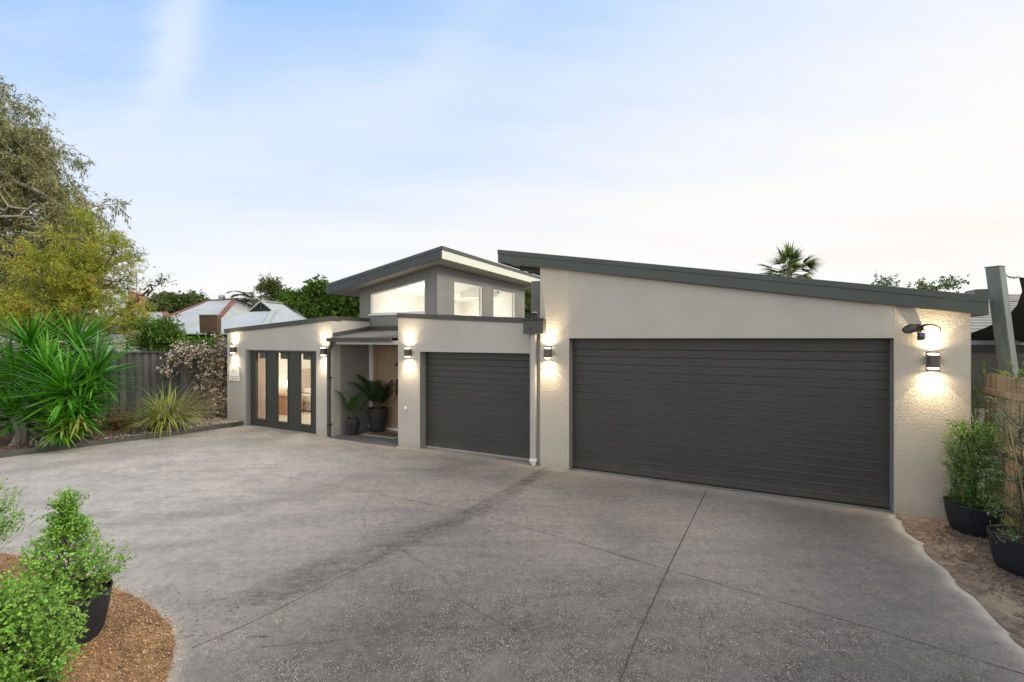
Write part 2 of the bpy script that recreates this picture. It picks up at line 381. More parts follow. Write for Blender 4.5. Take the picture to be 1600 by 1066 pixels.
def crown(ells, limbs, nclus, ntwig, nleaf, twig_len, leaf_l, leaf_w, droop=0.0, spread=0.35, leafm=None, barkm=None, parent=None,
          rb=0.02, shell=0.35, fine=False, crown_name='crown', trunk_name='trunk', up=0.2, extra=None, trunk_sides=7):
    tb = MB(); cb = MB()
    nodes_ = []
    for pts, r0, r1 in limbs:
        p = np.array(pts, float)
        # densify
        q = []
        for i in range(len(p)-1):
            for t in np.linspace(0, 1, 5)[:-1]: q.append(p[i]*(1-t)+p[i+1]*t)
        q.append(p[-1]); q = np.array(q)
        q[1:-1] += rng.normal(size=(len(q)-2, 3))*0.02*np.linalg.norm(p[-1]-p[0])
        tb.tube(q, np.linspace(r0, r1, len(q)), trunk_sides)
        nodes_.append(q[len(q)//4:])
    nd = np.concatenate(nodes_)
    C, d = in_ell(ells, nclus, shell)
    if extra is not None: C = np.concatenate([C, np.array(extra, float)])
    for c in C:
        dist = np.linalg.norm(nd-c, axis=1)+np.maximum(0, nd[:, 2]-c[2])*0.8
        s = nd[np.argmin(dist)]
        if np.linalg.norm(s-c) > 0.05:
            b = bend(s, c, 5, 0.05, 0.08)
            tb.tube(b, np.linspace(rb, rb*0.35, 5), 4, cap=False)
    n = len(C)*ntwig
    ci = np.repeat(np.arange(len(C)), ntwig)
    A = C[ci]+rng.normal(size=(n, 3))*twig_len*0.25
    D = unit(rdir(n)+np.array([0, 0, up-droop*0.6]))
    tl = twig_len*(0.5+0.8*rng.random(n))
    B = A+D*tl[:, None]; B[:, 2] -= droop*tl*0.5
    sticks(tb, A, B, rb*0.25, rb*0.08)
    m = n*nleaf
    li = np.repeat(np.arange(n), nleaf); t = rng.random(m)[:, None]**0.7
    P = A[li]*(1-t)+B[li]*t+rng.normal(size=(m, 3))*twig_len*0.06
    DD = unit(D[li]*0.6+rdir(m)*0.9+np.array([0, 0, -droop*1.6+0.1]))
    leaf_mesh(cb, P, DD, leaf_l*(0.6+0.7*rng.random(m)), leaf_w*(0.7+0.6*rng.random(m)), fine=fine)
    t_o = tb.build(trunk_name, barkm, parent, smooth=True)
    c_o = cb.build(crown_name, leafm, parent)
    return t_o, c_o

def blade_mesh(mb, base, dirs, length, width, arch, seg=6, mi=0, keel=0.25):
    """long tapering blades starting at base (n,3) going along dirs and arching down"""
    n = len(base); D = unit(dirs)
    Hh = D.copy(); Hh[:, 2] = 0; Hh = unit(Hh)
    S = unit(np.cross(D, np.array([0, 0, 1.0])+rdir(n)*0.05))
    length = np.broadcast_to(np.asarray(length, float), (n,)); arch = np.broadcast_to(np.asarray(arch, float), (n,)); width = np.broadcast_to(np.asarray(width, float), (n,))
    rows = []
    p = base.copy(); d = D.copy()
    step = length/seg
    for i in range(seg+1):
        t = i/seg
        w = width*(0.55+1.2*t-0.0 if t < 0.35 else 0.97)*(1-max(0, (t-0.35)/0.65)**1.6)
        w = np.maximum(w, 0.0008)
        nn = np.cross(S, d)
        rows.append((p-S*w[:, None]*0.5+nn*w[:, None]*keel*0.5, p.copy()-nn*w[:, None]*keel*0.3, p+S*w[:, None]*0.5+nn*w[:, None]*keel*0.5))
        p = p+d*step[:, None]
        d = unit(d+np.array([0, 0, -1.0])*(arch/seg)[:, None]*(0.4+1.2*t))
    k = (seg+1)*3
    V = np.stack([r for row in rows for r in row], 1).reshape(-1, 3)
    i0 = np.arange(n)[:, None]*k
    fs = []
    for i in range(seg):
        for j in range(2):
            fs.append(i0+np.array([[3*i+j, 3*i+j+1, 3*i+j+4, 3*i+j+3]]))
    mb.add(V, np.concatenate(fs), mi)

# ------------------------------------------------------------------ ground
def ground_material():
    m, nt, out = nodes('aggregate_concrete'); L = nt.links.new
    g = N(nt, 'ShaderNodeNewGeometry'); pos = g.outputs['Position']
    at = {}
    for a in ('stain', 'dust', 'agg', 'pale'):
        x = N(nt, 'ShaderNodeAttribute'); x.attribute_name = a; at[a] = x.outputs['Fac']
    def math_(op, a, b=None, c=None, clamp=False):
        x = N(nt, 'ShaderNodeMath', _operation=op, _use_clamp=clamp)
        for i, q in enumerate((a, b, c)):
            if q is None: continue
            if isinstance(q, (int, float)): x.inputs[i].default_value = q
            else: L(q, x.inputs[i])
        return x.outputs[0]
    def noise(s, d=6, r=0.6, st=None):
        x = N(nt, 'ShaderNodeTexNoise', Scale=s, Detail=d, Roughness=r)
        if st:
            mp = N(nt, 'ShaderNodeMapping'); mp.inputs['Scale'].default_value = st; mp.inputs['Rotation'].default_value = (0, 0, R(-18)); L(pos, mp.inputs[0]); L(mp.outputs[0], x.inputs['Vector'])
        else: L(pos, x.inputs['Vector'])
        return x.outputs[0]
    def mix(f, a, b):
        x = N(nt, 'ShaderNodeMix', _data_type='RGBA')
        for i, q in ((0, f), (6, a), (7, b)):
            if isinstance(q, tuple): x.inputs[i].default_value = (*q, 1)
            elif isinstance(q, (int, float)): x.inputs[i].default_value = q
            else: L(q, x.inputs[i])
        return x.outputs[2]
    n_big = noise(0.55, 5, 0.55); n_mid = noise(2.6, 8, 0.68); n_str = noise(1.0, 8, 0.65, (0.55, 3.2, 1)); n_fine = noise(55, 4, 0.7)
    base = ramp(nt, n_big, [(0.33, (0.195, 0.180, 0.166)), (0.5, (0.25, 0.228, 0.207)), (0.68, (0.29, 0.263, 0.237))]).outputs[0]
    pale = mix(at['pale'], base, (0.36, 0.335, 0.305))
    # mottling
    mot = ramp(nt, n_mid, [(0.33, (0.62, 0.62, 0.62)), (0.5, (0.98, 0.98, 0.98)), (0.67, (1.22, 1.2, 1.17))]).outputs[0]
    mulm = N(nt, 'ShaderNodeMix', _data_type='RGBA', _blend_type='MULTIPLY'); mulm.inputs[0].default_value = 0.72; L(pale, mulm.inputs[6]); L(mot, mulm.inputs[7])
    mot2 = ramp(nt, n_str, [(0.36, (0.78, 0.78, 0.78)), (0.5, (1.0, 1.0, 1.0)), (0.66, (1.12, 1.11, 1.10))]).outputs[0]
    mul2 = N(nt, 'ShaderNodeMix', _data_type='RGBA', _blend_type='MULTIPLY'); mul2.inputs[0].default_value = 0.6; L(mulm.outputs[2], mul2.inputs[6]); L(mot2, mul2.inputs[7])
    col = mul2.outputs[2]
    # stains, broken by noise
    sn = math_('MULTIPLY', at['stain'], math_('MULTIPLY_ADD', n_mid, 2.4, -0.45, True))
    sn = math_('MULTIPLY', sn, math_('MULTIPLY_ADD', n_fine, 1.0, 0.6, True))
    n_s2 = noise(7, 7, 0.8, (0.7, 2.0, 1))
    sn = math_('MULTIPLY', sn, math_('MULTIPLY_ADD', n_s2, 5.0, -1.9, True))
    col = mix(math_('MULTIPLY', sn, 0.62, clamp=True), col, (0.085, 0.076, 0.070))
    # aggregate: voronoi stones
    vo = N(nt, 'ShaderNodeTexVoronoi', Scale=112.0, Randomness=1.0); L(pos, vo.inputs['Vector'])
    rb = ramp(nt, vo.outputs['Color'], [(0.0, (0.32, 0.31, 0.30)), (0.55, (0.80, 0.78, 0.76)), (0.8, (1.25, 1.22, 1.15)), (0.92, (2.5, 2.4, 2.2))]).outputs[0]
    dk = ramp(nt, vo.outputs['Distance'], [(0.25, (1, 1, 1)), (0.62, (0.45, 0.45, 0.45))]).outputs[0]
    ag = N(nt, 'ShaderNodeMix', _data_type='RGBA', _blend_type='MULTIPLY'); ag.inputs[0].default_value = 1; L(rb, ag.inputs[6]); L(dk, ag.inputs[7])
    agm = math_('MULTIPLY', math_('ADD', at['agg'], 0.18), math_('MULTIPLY_ADD', n_mid, 3.0, -0.8, True), clamp=True)
    agc = N(nt, 'ShaderNodeMix', _data_type='RGBA', _blend_type='MULTIPLY'); L(math_('MULTIPLY', agm, 0.95), agc.inputs[0]); L(col, agc.inputs[6]); L(ag.outputs[2], agc.inputs[7])
    n_m2 = noise(11, 7, 0.75)
    m3 = ramp(nt, n_m2, [(0.32, (0.72, 0.72, 0.72)), (0.5, (1, 1, 1)), (0.68, (1.26, 1.25, 1.22))]).outputs[0]
    m3m = N(nt, 'ShaderNodeMix', _data_type='RGBA', _blend_type='MULTIPLY'); m3m.inputs[0].default_value = 0.8; L(agc.outputs[2], m3m.inputs[6]); L(m3, m3m.inputs[7]); agc = m3m
    dkm = N(nt, 'ShaderNodeMix', _data_type='RGBA', _blend_type='MULTIPLY'); L(at['agg'], dkm.inputs[0]); L(agc.outputs[2], dkm.inputs[6]); dkm.inputs[7].default_value = (0.78, 0.79, 0.80, 1); agc = dkm
    # everywhere a fine salt-and-pepper grain
    n_g = noise(150, 2, 0.8); n_g2 = noise(40, 3, 0.8)
    gr = ramp(nt, n_g, [(0.34, (0.66, 0.66, 0.66)), (0.5, (1, 1, 1)), (0.68, (1.4, 1.39, 1.36))]).outputs[0]
    gm = N(nt, 'ShaderNodeMix', _data_type='RGBA', _blend_type='MULTIPLY'); gm.inputs[0].default_value = 0.8; L(agc.outputs[2], gm.inputs[6]); L(gr, gm.inputs[7])
    # dust at the edges
    dn = math_('MULTIPLY', at['dust'], math_('MULTIPLY_ADD', n_mid, 2.0, -0.1, True), clamp=True)
    col = mix(dn, gm.outputs[2], (0.46, 0.41, 0.35))
    p = N(nt, 'ShaderNodeBsdfPrincipled', Roughness=0.82); p.inputs['Specular IOR Level'].default_value = 0.35
    L(col, p.inputs['Base Color'])
    h = math_('ADD', math_('MULTIPLY', vo.outputs['Distance'], -1.0), math_('MULTIPLY', n_g2, 0.8))
    b = N(nt, 'ShaderNodeBump', Strength=0.5, Distance=0.004); L(h, b.inputs['Height']); L(b.outputs[0], p.inputs['Normal'])
    L(p.outputs[0], out.inputs[0])
    return m

def seg_dist(X, Y, pts):
    best = np.full(X.shape, 1e9); par = np.zeros(X.shape)
    n = len(pts)-1
    for i in range(n):
        ax, ay = pts[i][:2]; bx, by = pts[i+1][:2]
        dx, dy = bx-ax, by-ay; t = np.clip(((X-ax)*dx+(Y-ay)*dy)/(dx*dx+dy*dy), 0, 1)
        d = np.hypot(X-ax-t*dx, Y-ay-t*dy)
        m = d < best
        best = np.where(m, d, best); par = np.where(m, (i+t)/n, par)
    return best, par
def gp(pp, z=0.0): return [G(a, b, z) for a, b in pp]

EDGE_R = [(1399, 806), (1412, 822), (1426, 838), (1450, 864), (1484, 899), (1525, 940), (1560, 974), (1596, 1011), (1680, 1090), (1900, 1300)]
def _edge():
    r = np.random.default_rng(3); P = gp(EDGE_R); out = []
    for a, b in zip(P[:-1], P[1:]):
        a = np.array(a[:2]); b = np.array(b[:2]); L = np.linalg.norm(b-a); k = max(1, int(L/0.09))
        d = (b-a)/L; n = np.array([-d[1], d[0]])
        for i in range(k): out.append(a+(b-a)*i/k+n*(r.normal()*0.014+0.02*math.sin(len(out)*0.9)))
    out.append(np.array(P[-1][:2])); return out
EDGE_G = _edge()
def build_driveway():
    st = 0.05
    xs = np.arange(-14, 9.01, st); ys = np.arange(-4, 13.31, st)
    X, Y = np.meshgrid(xs, ys); nx, ny = len(xs), len(ys)
    V = np.stack([X, Y, np.zeros_like(X)], -1).reshape(-1, 3)
    i = (np.arange(ny-1)[:, None]*nx+np.arange(nx-1)[None]).ravel()[:, None]
    mb = MB(); mb.add(V, i+np.array([[0, 1, nx+1, nx]]), 0)
    nbase = len(V)
    # sawn joints and cracks, 3 mm proud strips of dark filler
    def strip(pts, w, jag=0.0, z=0.003):
        P = np.array([p[:2] for p in pts], float)
        out = [P[0]]
        for a, b in zip(P[:-1], P[1:]):
            L = np.linalg.norm(b-a); k = max(1, int(L/0.12))
            for q in range(1, k+1):
                out.append(a+(b-a)*q/k)
        P = np.array(out)
        P[1:-1] += rng.normal(size=(len(P)-2, 2))*jag
        t = np.gradient(P, axis=0); t /= np.linalg.norm(t, axis=1)[:, None]
        nrm = np.stack([-t[:, 1], t[:, 0]], 1)
        ww = w*0.5*(1 if jag == 0 else (0.3+1.1*rng.random(len(P))))
        ww = (np.ones(len(P))*ww)[:, None]
        A = P+nrm*ww; B = P-nrm*ww
        VV = np.concatenate([np.c_[A, np.full(len(A), z)], np.c_[B, np.full(len(B), z)]]); k = len(P)
        mb.add(VV, [(j, j+1, k+j+1, k+j) for j in range(k-1)], 1)
    strip(gp([(1104, 766), (1080, 816), (1042, 893), (1000, 985), (968, 1066), (900, 1240)]), 0.011)
    strip(gp([(419, 741), (540, 763), (681, 790), (719, 797), (860, 835), (1000, 878), (1180, 929), (1400, 993), (1600, 1054), (1750, 1100)]), 0.006, 0.004)
    strip(gp([(858, 727), (831, 745), (755, 784), (700, 817), (632, 852), (542, 897), (470, 934), (400, 970), (300, 1013)]), 0.008, 0.002)
    strip(gp([(600, 700), (595, 748), (566, 800), (576, 838)]), 0.003, 0.014)
    strip(gp([(627, 860), (647, 869), (680, 893), (700, 915), (722, 940), (750, 957), (767, 968), (800, 985), (850, 1004)]), 0.0035, 0.014, 0.0034)
    strip(gp([(722, 938), (700, 960), (640, 968), (590, 990), (520, 1003), (400, 1012)]), 0.003, 0.012, 0.0038)
    strip(gp([(0, 766), (60, 757), (130, 745), (200, 738)]), 0.006, 0.006)
    strip(gp([(390, 995), (420, 995)]), 0.008, 0.004)
    strip(gp([(719, 797), (760, 812), (790, 840), (800, 856)]), 0.003, 0.012, 0.0042)
    jm = mat('dark_joint_filler', (0.05, 0.045, 0.042), 0.9, 0.3, 20)
    o = mb.build('driveway', [ground_material(), jm])
    tag(o, 'stained grey aggregate concrete driveway in front of the house', 'driveway', kind='structure')
    Vx, Vy = V[:, 0], V[:, 1]
    nv = len(o.data.vertices)
    def put(name, arr):
        a = o.data.attributes.new(name, 'FLOAT', 'POINT'); full = np.zeros(nv, np.float32); full[:nbase] = arr; a.data.foreach_set('value', full)
    stain = np.zeros(nbase)
    def band(pp, w0, w1, k):
        nonlocal stain
        d, t = seg_dist(Vx, Vy, gp(pp)); w = w0+(w1-w0)*t
        stain = np.maximum(stain, k*np.exp(-(d/w)**2))
    band([(845, 738), (800, 768), (740, 800), (690, 822), (640, 842)], 0.16, 0.26, 1.6)
    band([(640, 842), (570, 868), (500, 895), (430, 925)], 0.34, 0.34, 1.25)
    band([(640, 812), (600, 822)], 0.12, 0.12, 0.6)
    band([(700, 735), (760, 748), (800, 742)], 0.35, 0.3, 0.65)
    band([(850, 760), (900, 770), (950, 772)], 0.35, 0.35, 0.8)
    band([(960, 765), (1100, 790), (1300, 840)], 0.45, 0.5, 0.3)
    band([(930, 800), (1000, 830)], 0.35, 0.35, 0.45)
    band([(840, 885), (930, 900), (1000, 940)], 0.25, 0.25, 0.4)
    band([(200, 815), (330, 800), (480, 775), (560, 745)], 0.22, 0.3, 0.45)
    band([(230, 860), (330, 845), (420, 820)], 0.12, 0.2, 0.4)
    band([(200, 705), (360, 690), (470, 700)], 0.5, 0.4, 0.40)
    band([(450, 985), (600, 1000), (760, 1010), (850, 1000)], 0.25, 0.3, 0.5)
    band([(590, 880), (630, 900), (640, 940)], 0.14, 0.2, 0.45)
    band([(0, 740), (120, 722), (250, 708)], 0.3, 0.3, 0.35)
    put('stain', stain)
    d, t = seg_dist(Vx, Vy, EDGE_G)
    dust = 0.95*np.exp(-(d/0.08)**2)+0.35*np.exp(-(d/0.30)**2)
    # along the walls
    dw, _ = seg_dist(Vx, Vy, [H2W(-8.9, 7.95), H2W(-3.5, 7.95), H2W(2.6, 7.9)])
    dust = np.maximum(dust, 0.45*np.exp(-(dw/0.22)**2))
    dm, _ = seg_dist(Vx, Vy, gp([(0, 866), (43, 870), (110, 889), (172, 917), (215, 935), (244, 955), (267, 978), (274, 1004), (270, 1033), (255, 1080)]))
    dust = np.maximum(dust, 0.7*np.exp(-(dm/0.05)**2))
    for a, b, rr in ((0, 2, 0),):
        pass
    put('dust', dust)
    dist = np.hypot(Vx, Vy)
    agg = np.clip((6.8-dist)/3.0, 0, 1)*1.0
    agg *= np.clip((Vx+3.4)/2.0, 0.15, 1)
    agg = np.maximum(agg, np.clip(stain, 0, 1)*0.6)
    agg = np.maximum(agg, 0.45*np.clip((Vx+4)/3, 0, 1))
    put('agg', agg)
    pale = np.clip((-1.0-Vx)/4.0, 0, 1)*0.95
    pale *= np.clip((12.4-Vy)/2.0, 0.35, 1)
    put('pale', pale)
    return o
build_driveway()

gm = mat('bare_earth_ground', (0.12, 0.10, 0.07), 0.95, 0.3, 0.6, 20, 0.02, patch=((0.06, 0.09, 0.03), 0.3, 0.5))
b = MB(); b.add([(-400, -200, -0.03), (400, -200, -0.03), (400, 600, -0.03), (-400, 600, -0.03)], [(0, 1, 2, 3)])
tag(b.build('ground', gm), 'bare earth and grass beyond the driveway', 'ground', kind='structure')

def sheet(name, poly, zf, matr, step=0.08, label=None, cat='ground', kind='structure'):
    """irregular bed: grid clipped to a polygon with a height function"""
    P = np.array([p[:2] for p in poly])
    x0, y0 = P.min(0); x1, y1 = P.max(0)
    xs = np.arange(x0, x1+step, step); ys = np.arange(y0, y1+step, step)
    def inside(X, Y):
        c = np.zeros(X.shape, bool); n = len(P)
        for i in range(n):
            ax, ay = P[i]; bx, by = P[(i+1) % n]
            cond = ((ay > Y) != (by > Y)) & (X < (bx-ax)*(Y-ay)/(by-ay+1e-12)+ax)
            c ^= cond
        return c
    X, Y = np.meshgrid(xs, ys)
    closed = list(poly)+[poly[0]]
    d, _ = seg_dist(X, Y, closed); ins = inside(X, Y)
    nx = len(xs)
    # snap the outer ring of vertices onto the outline
    keep = ins | (d < step*1.0)
    Xs, Ys = X.copy(), Y.copy()
    for (i, j) in np.argwhere(~ins & keep):
        x, y = X[i, j], Y[i, j]; best = None
        for k in range(len(P)):
            a = P[k]; b2 = P[(k+1) % len(P)]; dd = b2-a; t = np.clip(((x-a[0])*dd[0]+(y-a[1])*dd[1])/(dd@dd), 0, 1); q = a+t*dd
            e = (q[0]-x)**2+(q[1]-y)**2
            if best is None or e < best[0]: best = (e, q)
        Xs[i, j], Ys[i, j] = best[1]
    dd = np.where(ins, d, 0)
    Z = zf(Xs, Ys, dd)
    V = np.stack([Xs, Ys, Z], -1).reshape(-1, 3)
    k = keep.ravel(); idx = (np.arange(len(ys)-1)[:, None]*nx+np.arange(nx-1)[None]).ravel()
    cell = [(a, a+1, a+nx+1, a+nx) for a in idx if k[a] and k[a+1] and k[a+nx+1] and k[a+nx] and (ins.ravel()[[a, a+1, a+nx+1, a+nx]].any())]
    mb = MB(); mb.add(V, np.array(cell))
    o = mb.build(name, matr, smooth=True)
    tag(o, label, cat, kind=kind)
    return inside
def scatter(name, n, region, inside, zf, L0, W0, matr, label, cat, tilt=0.35, poly=None):
    x0, x1, y0, y1 = region
    X = rng.uniform(x0, x1, n*3); Y = rng.uniform(y0, y1, n*3); k = inside(X, Y); X, Y = X[k][:n], Y[k][:n]
    if poly is not None:
        d, _ = seg_dist(X, Y, list(poly)+[poly[0]])
    else: d = np.full(len(X), 1.0)
    m = len(X); P = np.c_[X, Y, zf(X, Y, d)+0.004+rng.random(m)*0.012]
    D = rdir(m); D[:, 2] *= tilt; D = unit(D); S = unit(np.cross(D, np.array([0, 0, 1.0])+rdir(m)*0.4))
    mb = MB(); leaf_mesh(mb, P, D, L0*(0.4+1.0*rng.random(m)), W0*(0.5+rng.random(m)), S=S, fold=0.1)
    return tag(mb.build(name, matr), label, cat, kind='stuff')

# round mulch bed at lower left
mp_ = [(-500, 900), (-200, 868), (0, 866), (43, 870), (110, 889), (172, 917), (215, 935), (244, 955), (267, 978), (274, 1004), (270, 1033), (258, 1066), (235, 1110), (180, 1180), (0, 1300), (-500, 1500)]
MPOLY = gp(mp_)
mulch_tan = mat('tan_mulch_base', (0.27, 0.15, 0.07), 0.95, 0.5, 18, 60, 0.012, patch=((0.09, 0.05, 0.03), 3, 0.52))
zf = lambda X, Y, d: 0.006+0.035*np.clip(d/0.5, 0, 1)+0.006*np.sin(X*13)*np.cos(Y*11)
ins = sheet('mulch_bed', MPOLY, zf, mulch_tan, 0.06, 'round bed of tan bark mulch at the lower left', 'mulch bed')
def ins_sp(X, Y):
    d, _ = seg_dist(X, Y, MPOLY+[MPOLY[0]]); return ins(X, Y) | (d < 0.09*rng.random(X.shape)**2.2)
scatter('bark_mulch', 46000, (-6.0, -1.75, 2.0, 5.2), ins_sp, zf, 0.023, 0.0062, L_chip, 'loose tan bark chips covering the round bed', 'mulch', poly=MPOLY)
# right-hand mulch strip
RP = [G(1399, 804)]+[tuple(p) for p in EDGE_G[1:-1] if p[1] > 1.2]+[(5.6, 1.0, 0), (7.2, 1.0, 0), H2W(3.02, 8.6), H2W(2.5, 8.6), H2W(2.5, 7.93), H2W(1.92, 7.93)]
RP = [tuple(np.array(p[:2])) for i, p in enumerate(RP)]
mulch_br = mat('brown_mulch_base', (0.20, 0.145, 0.105), 0.95, 0.5, 16, 60, 0.012, patch=((0.36, 0.28, 0.20), 1.6, 0.50))
zf2 = lambda X, Y, d: 0.008+0.03*np.clip(d/0.5, 0, 1)+0.005*np.sin(X*11)*np.cos(Y*13)
ins2 = sheet('mulch_strip', RP, zf2, mulch_br, 0.06, 'strip of brown mulch between driveway and paling fence', 'mulch bed')
def ins2b(X, Y):
    d, _ = seg_dist(X, Y, EDGE_G); return ins2(X, Y) & (d > 0.08+0.3*rng.random(X.shape)) & (Y < 6.1-0.6*rng.random(X.shape))
scatter('brown_mulch', 26000, (3.8, 7.2, 2.0, 6.6), ins2b, zf2, 0.040, 0.012, L_chip2, 'loose brown bark pieces along the paling fence', 'mulch', poly=RP)
# left garden bed
e0, e1, e2 = G(-250, 752), G(184, 691.5), G(381, 664.5)
eb = [(-14.5, 6.6), e0[:2], G(0, 716)[:2], e1[:2], G(262, 682)[:2], e2[:2]]
LP = [(p[0], p[1]+0.02) for p in eb]+[(-8.0, 12.95), (-8.2, 13.6), (-14.5, 13.6)]
bedm = mat('bed_soil', (0.085, 0.062, 0.042), 0.95, 0.5, 10, 40, 0.015)
zf3 = lambda X, Y, d: 0.05+0.03*np.clip(d/0.6, 0, 1)+0.012*np.sin(X*7)*np.cos(Y*5)
ins3 = sheet('garden_bed', LP, zf3, bedm, 0.1, 'garden bed behind dark timber edging', 'garden bed')
def insr(X, Y): return ins3(X, Y) & (X > -8.9-0.8*rng.random(X.shape))
scatter('fallen_petals', 3600, (-9.8, -7.3, 10, 13.4), insr, zf3, 0.05, 0.035, L_grav, 'pale petals and gravel littering the bed corner beside the house', 'petals')
def insl(X, Y): return ins3(X, Y) & (X < -8.6)
scatter('leaf_litter', 5000, (-13.5, -8.6, 8, 13.4), insl, zf3, 0.06, 0.025, L_litter, 'reddish dry leaf litter under the yucca', 'leaf litter')
# edging boards
b = MB()
for a, c in zip(eb[:-1], eb[1:]):
    a = np.array(a); c = np.array(c); d = (c-a)/np.linalg.norm(c-a); n = np.array([-d[1], d[0]])
    if n[1] < 0: n = -n
    q = [a+d*0.004, c-d*0.004, c-d*0.004+n*0.05, a+d*0.004+n*0.05]
    b.hexa([(*p, 0.001) for p in q], [(*p, 0.115) for p in q])
tag(b.build('garden_edging', M['edge'], bevel=0.004), 'charcoal timber edging board between driveway and garden bed', 'edging')
# a few dropped leaves and scraps on the concrete
mb = MB(); n = 420
X = rng.uniform(-8, 5, n); Y = rng.uniform(2.2, 11.5, n); n2 = 150
X = np.concatenate([X, rng.normal(-2.55, 0.35, n2), rng.uniform(-10.4, -8.8, n2)]); Y = np.concatenate([Y, rng.normal(3.9, 0.35, n2), 0]) if False else np.concatenate([Y, rng.normal(4.0, 0.3, n2), rng.uniform(9.0, 10.4, n2)])
keep = ~ins(X, Y) & ~ins2(X, Y) & ~ins3(X, Y); X, Y = X[keep], Y[keep]; n = len(X)
vv = X*SA+Y*CA; k = vv < 7.8; X, Y = X[k], Y[k]; n = len(X)
D = rdir(n); D[:, 2] = 0.05
leaf_mesh(mb, np.c_[X, Y, np.full(n, 0.006)], D, 0.022*(0.4+1.3*rng.random(n)), 0.010*(0.5+rng.random(n)), S=unit(np.cross(unit(D), np.array([[0, 0, 1.0]]))))
tag(mb.build('dropped_leaves', L_chip2), 'scattered dry leaf scraps on the concrete driveway', 'leaves', kind='stuff')

# ------------------------------------------------------------------ the house
VG, VM = 7.91, 8.00            # garage front plane, low wings front plane
VT = 9.25                      # tower front
house = thing('house', 'modern grey rendered house with skillion roofs and two charcoal garage doors', 'house', (-5, 8, 0), 'H')
def rect(a0, a1, z0, z1): return [(a0, z0), (a1, z0), (a1, z1), (a0, z1)]
# garage volume
gL, gR = HU(844, VG), HU(1517, VG)
dL, dR, dH = HU(889, VG), HU(1397, VG), 2.4+(530-528.5)*7/F
RT = lambda u: 4.146+(u+4.22)*(2.945-4.146)/7.02      # roof top line
RB = lambda u: RT(u)-0.245
TX = mat('pitted_wall_render', (0.49, 0.45, 0.38), 0.88, 0.07, 1.6, 52, 0.011, dirt=0.45)
garage_outline = [(gL, 0), (dL, 0), (dL, dH), (dR, dH), (dR, 0), (gR, 0), (gR, RB(gR)+0.1), (gL, RB(gL)+0.1)]
b = MB(); b.prism(garage_outline, [], VG, VG+0.3)
b.box(gL, gL+0.25, VG+0.3, 14.0, 0, 3.7); b.box(gR-0.25, gR, VG+0.3, 14.0, 0, 2.65)
b.box(gL, gR, 14.0, 14.25, 0, 2.6)
w1 = b.build('wall', TX, house); w1['label'] = 'coarse textured garage wall'
# smooth header board over the wide door, 6 mm proud
hu0 = dL
b = MB()
ol = [(gL+0.75, dH+0.01), (dR, dH+0.001), (dR, RB(dR)-0.002), (gL+0.75, RB(gL+0.75)-0.002)]
b.prism([(dL, dH+0.0015), (dR-0.002, dH+0.0015), (dR-0.002, RB(dR)-0.003), (dL, RB(dL)-0.003)], [], VG-0.007, VG+0.02)
o = b.build('header_panel', M['wall'], house, bevel=0.003)
# garage floor & door
def ribbed(u0, u1, z0, z1, v, pitch=0.131, first=0.2, g=0.009, deep=0.009):
    prof = [(v+0.03, z0), (v, z0+0.001)]
    z = z1-first
    zs = []
    while z > z0+0.06: zs.append(z); z -= pitch
    for z in sorted(zs):
        prof += [(v, z-g*0.9), (v+deep*0.8, z-g*0.5), (v+deep, z+g*0.2), (v-0.004, z+g*0.6), (v, z+g*1.3)]
    prof += [(v, z1), (v+0.03, z1)]
    V = [(u0, p[0], p[1]) for p in prof]+[(u1, p[0], p[1]) for p in prof]; k = len(prof)
    mb = MB(); mb.add(V, [(i, k+i, k+i+1, i+1) for i in range(k-1)])
    return mb
d1 = ribbed(dL+0.006, dR-0.006, 0.02, dH-0.002, VG+0.19).build('garage_door', M['door'], house); d1['label'] = 'wide charcoal ribbed garage door'
b = MB(); b.box(dL+0.004, dR-0.004, VG+0.165, VG+0.20, 0.004, 0.028); b.build('bottom_seal', M['black'], d1)
b = MB(); b.box(dL-0.0, dL+0.004, VG+0.003, VG+0.24, 0.0, dH-0.002); b.build('door_reveal', M['jamb'], house)
b = MB(); b.box(dR-0.004, dR, VG+0.003, VG+0.24, 0.0, dH-0.002); b.build('door_reveal', M['jamb'], house)
# drain grate along the wide door
b = MB(); b.box(dL+0.01, dR-0.01, VG+0.02, VG+0.032, 0.002, 0.010); b.box(dL+0.01, dR-0.01, VG+0.128, VG+0.14, 0.002, 0.010)
uu = dL+0.02
while uu < dR-0.02:
    b.box(uu, uu+0.016, VG+0.032, VG+0.128, 0.002, 0.009); uu += 0.034
o = b.build('drain_grate', M['grate'], house)
b = MB(); b.box(dL+0.005, dR-0.005, VG+0.018, VG+0.142, 0.0008, 0.0016); b.build('drain_channel', M['black'], o)
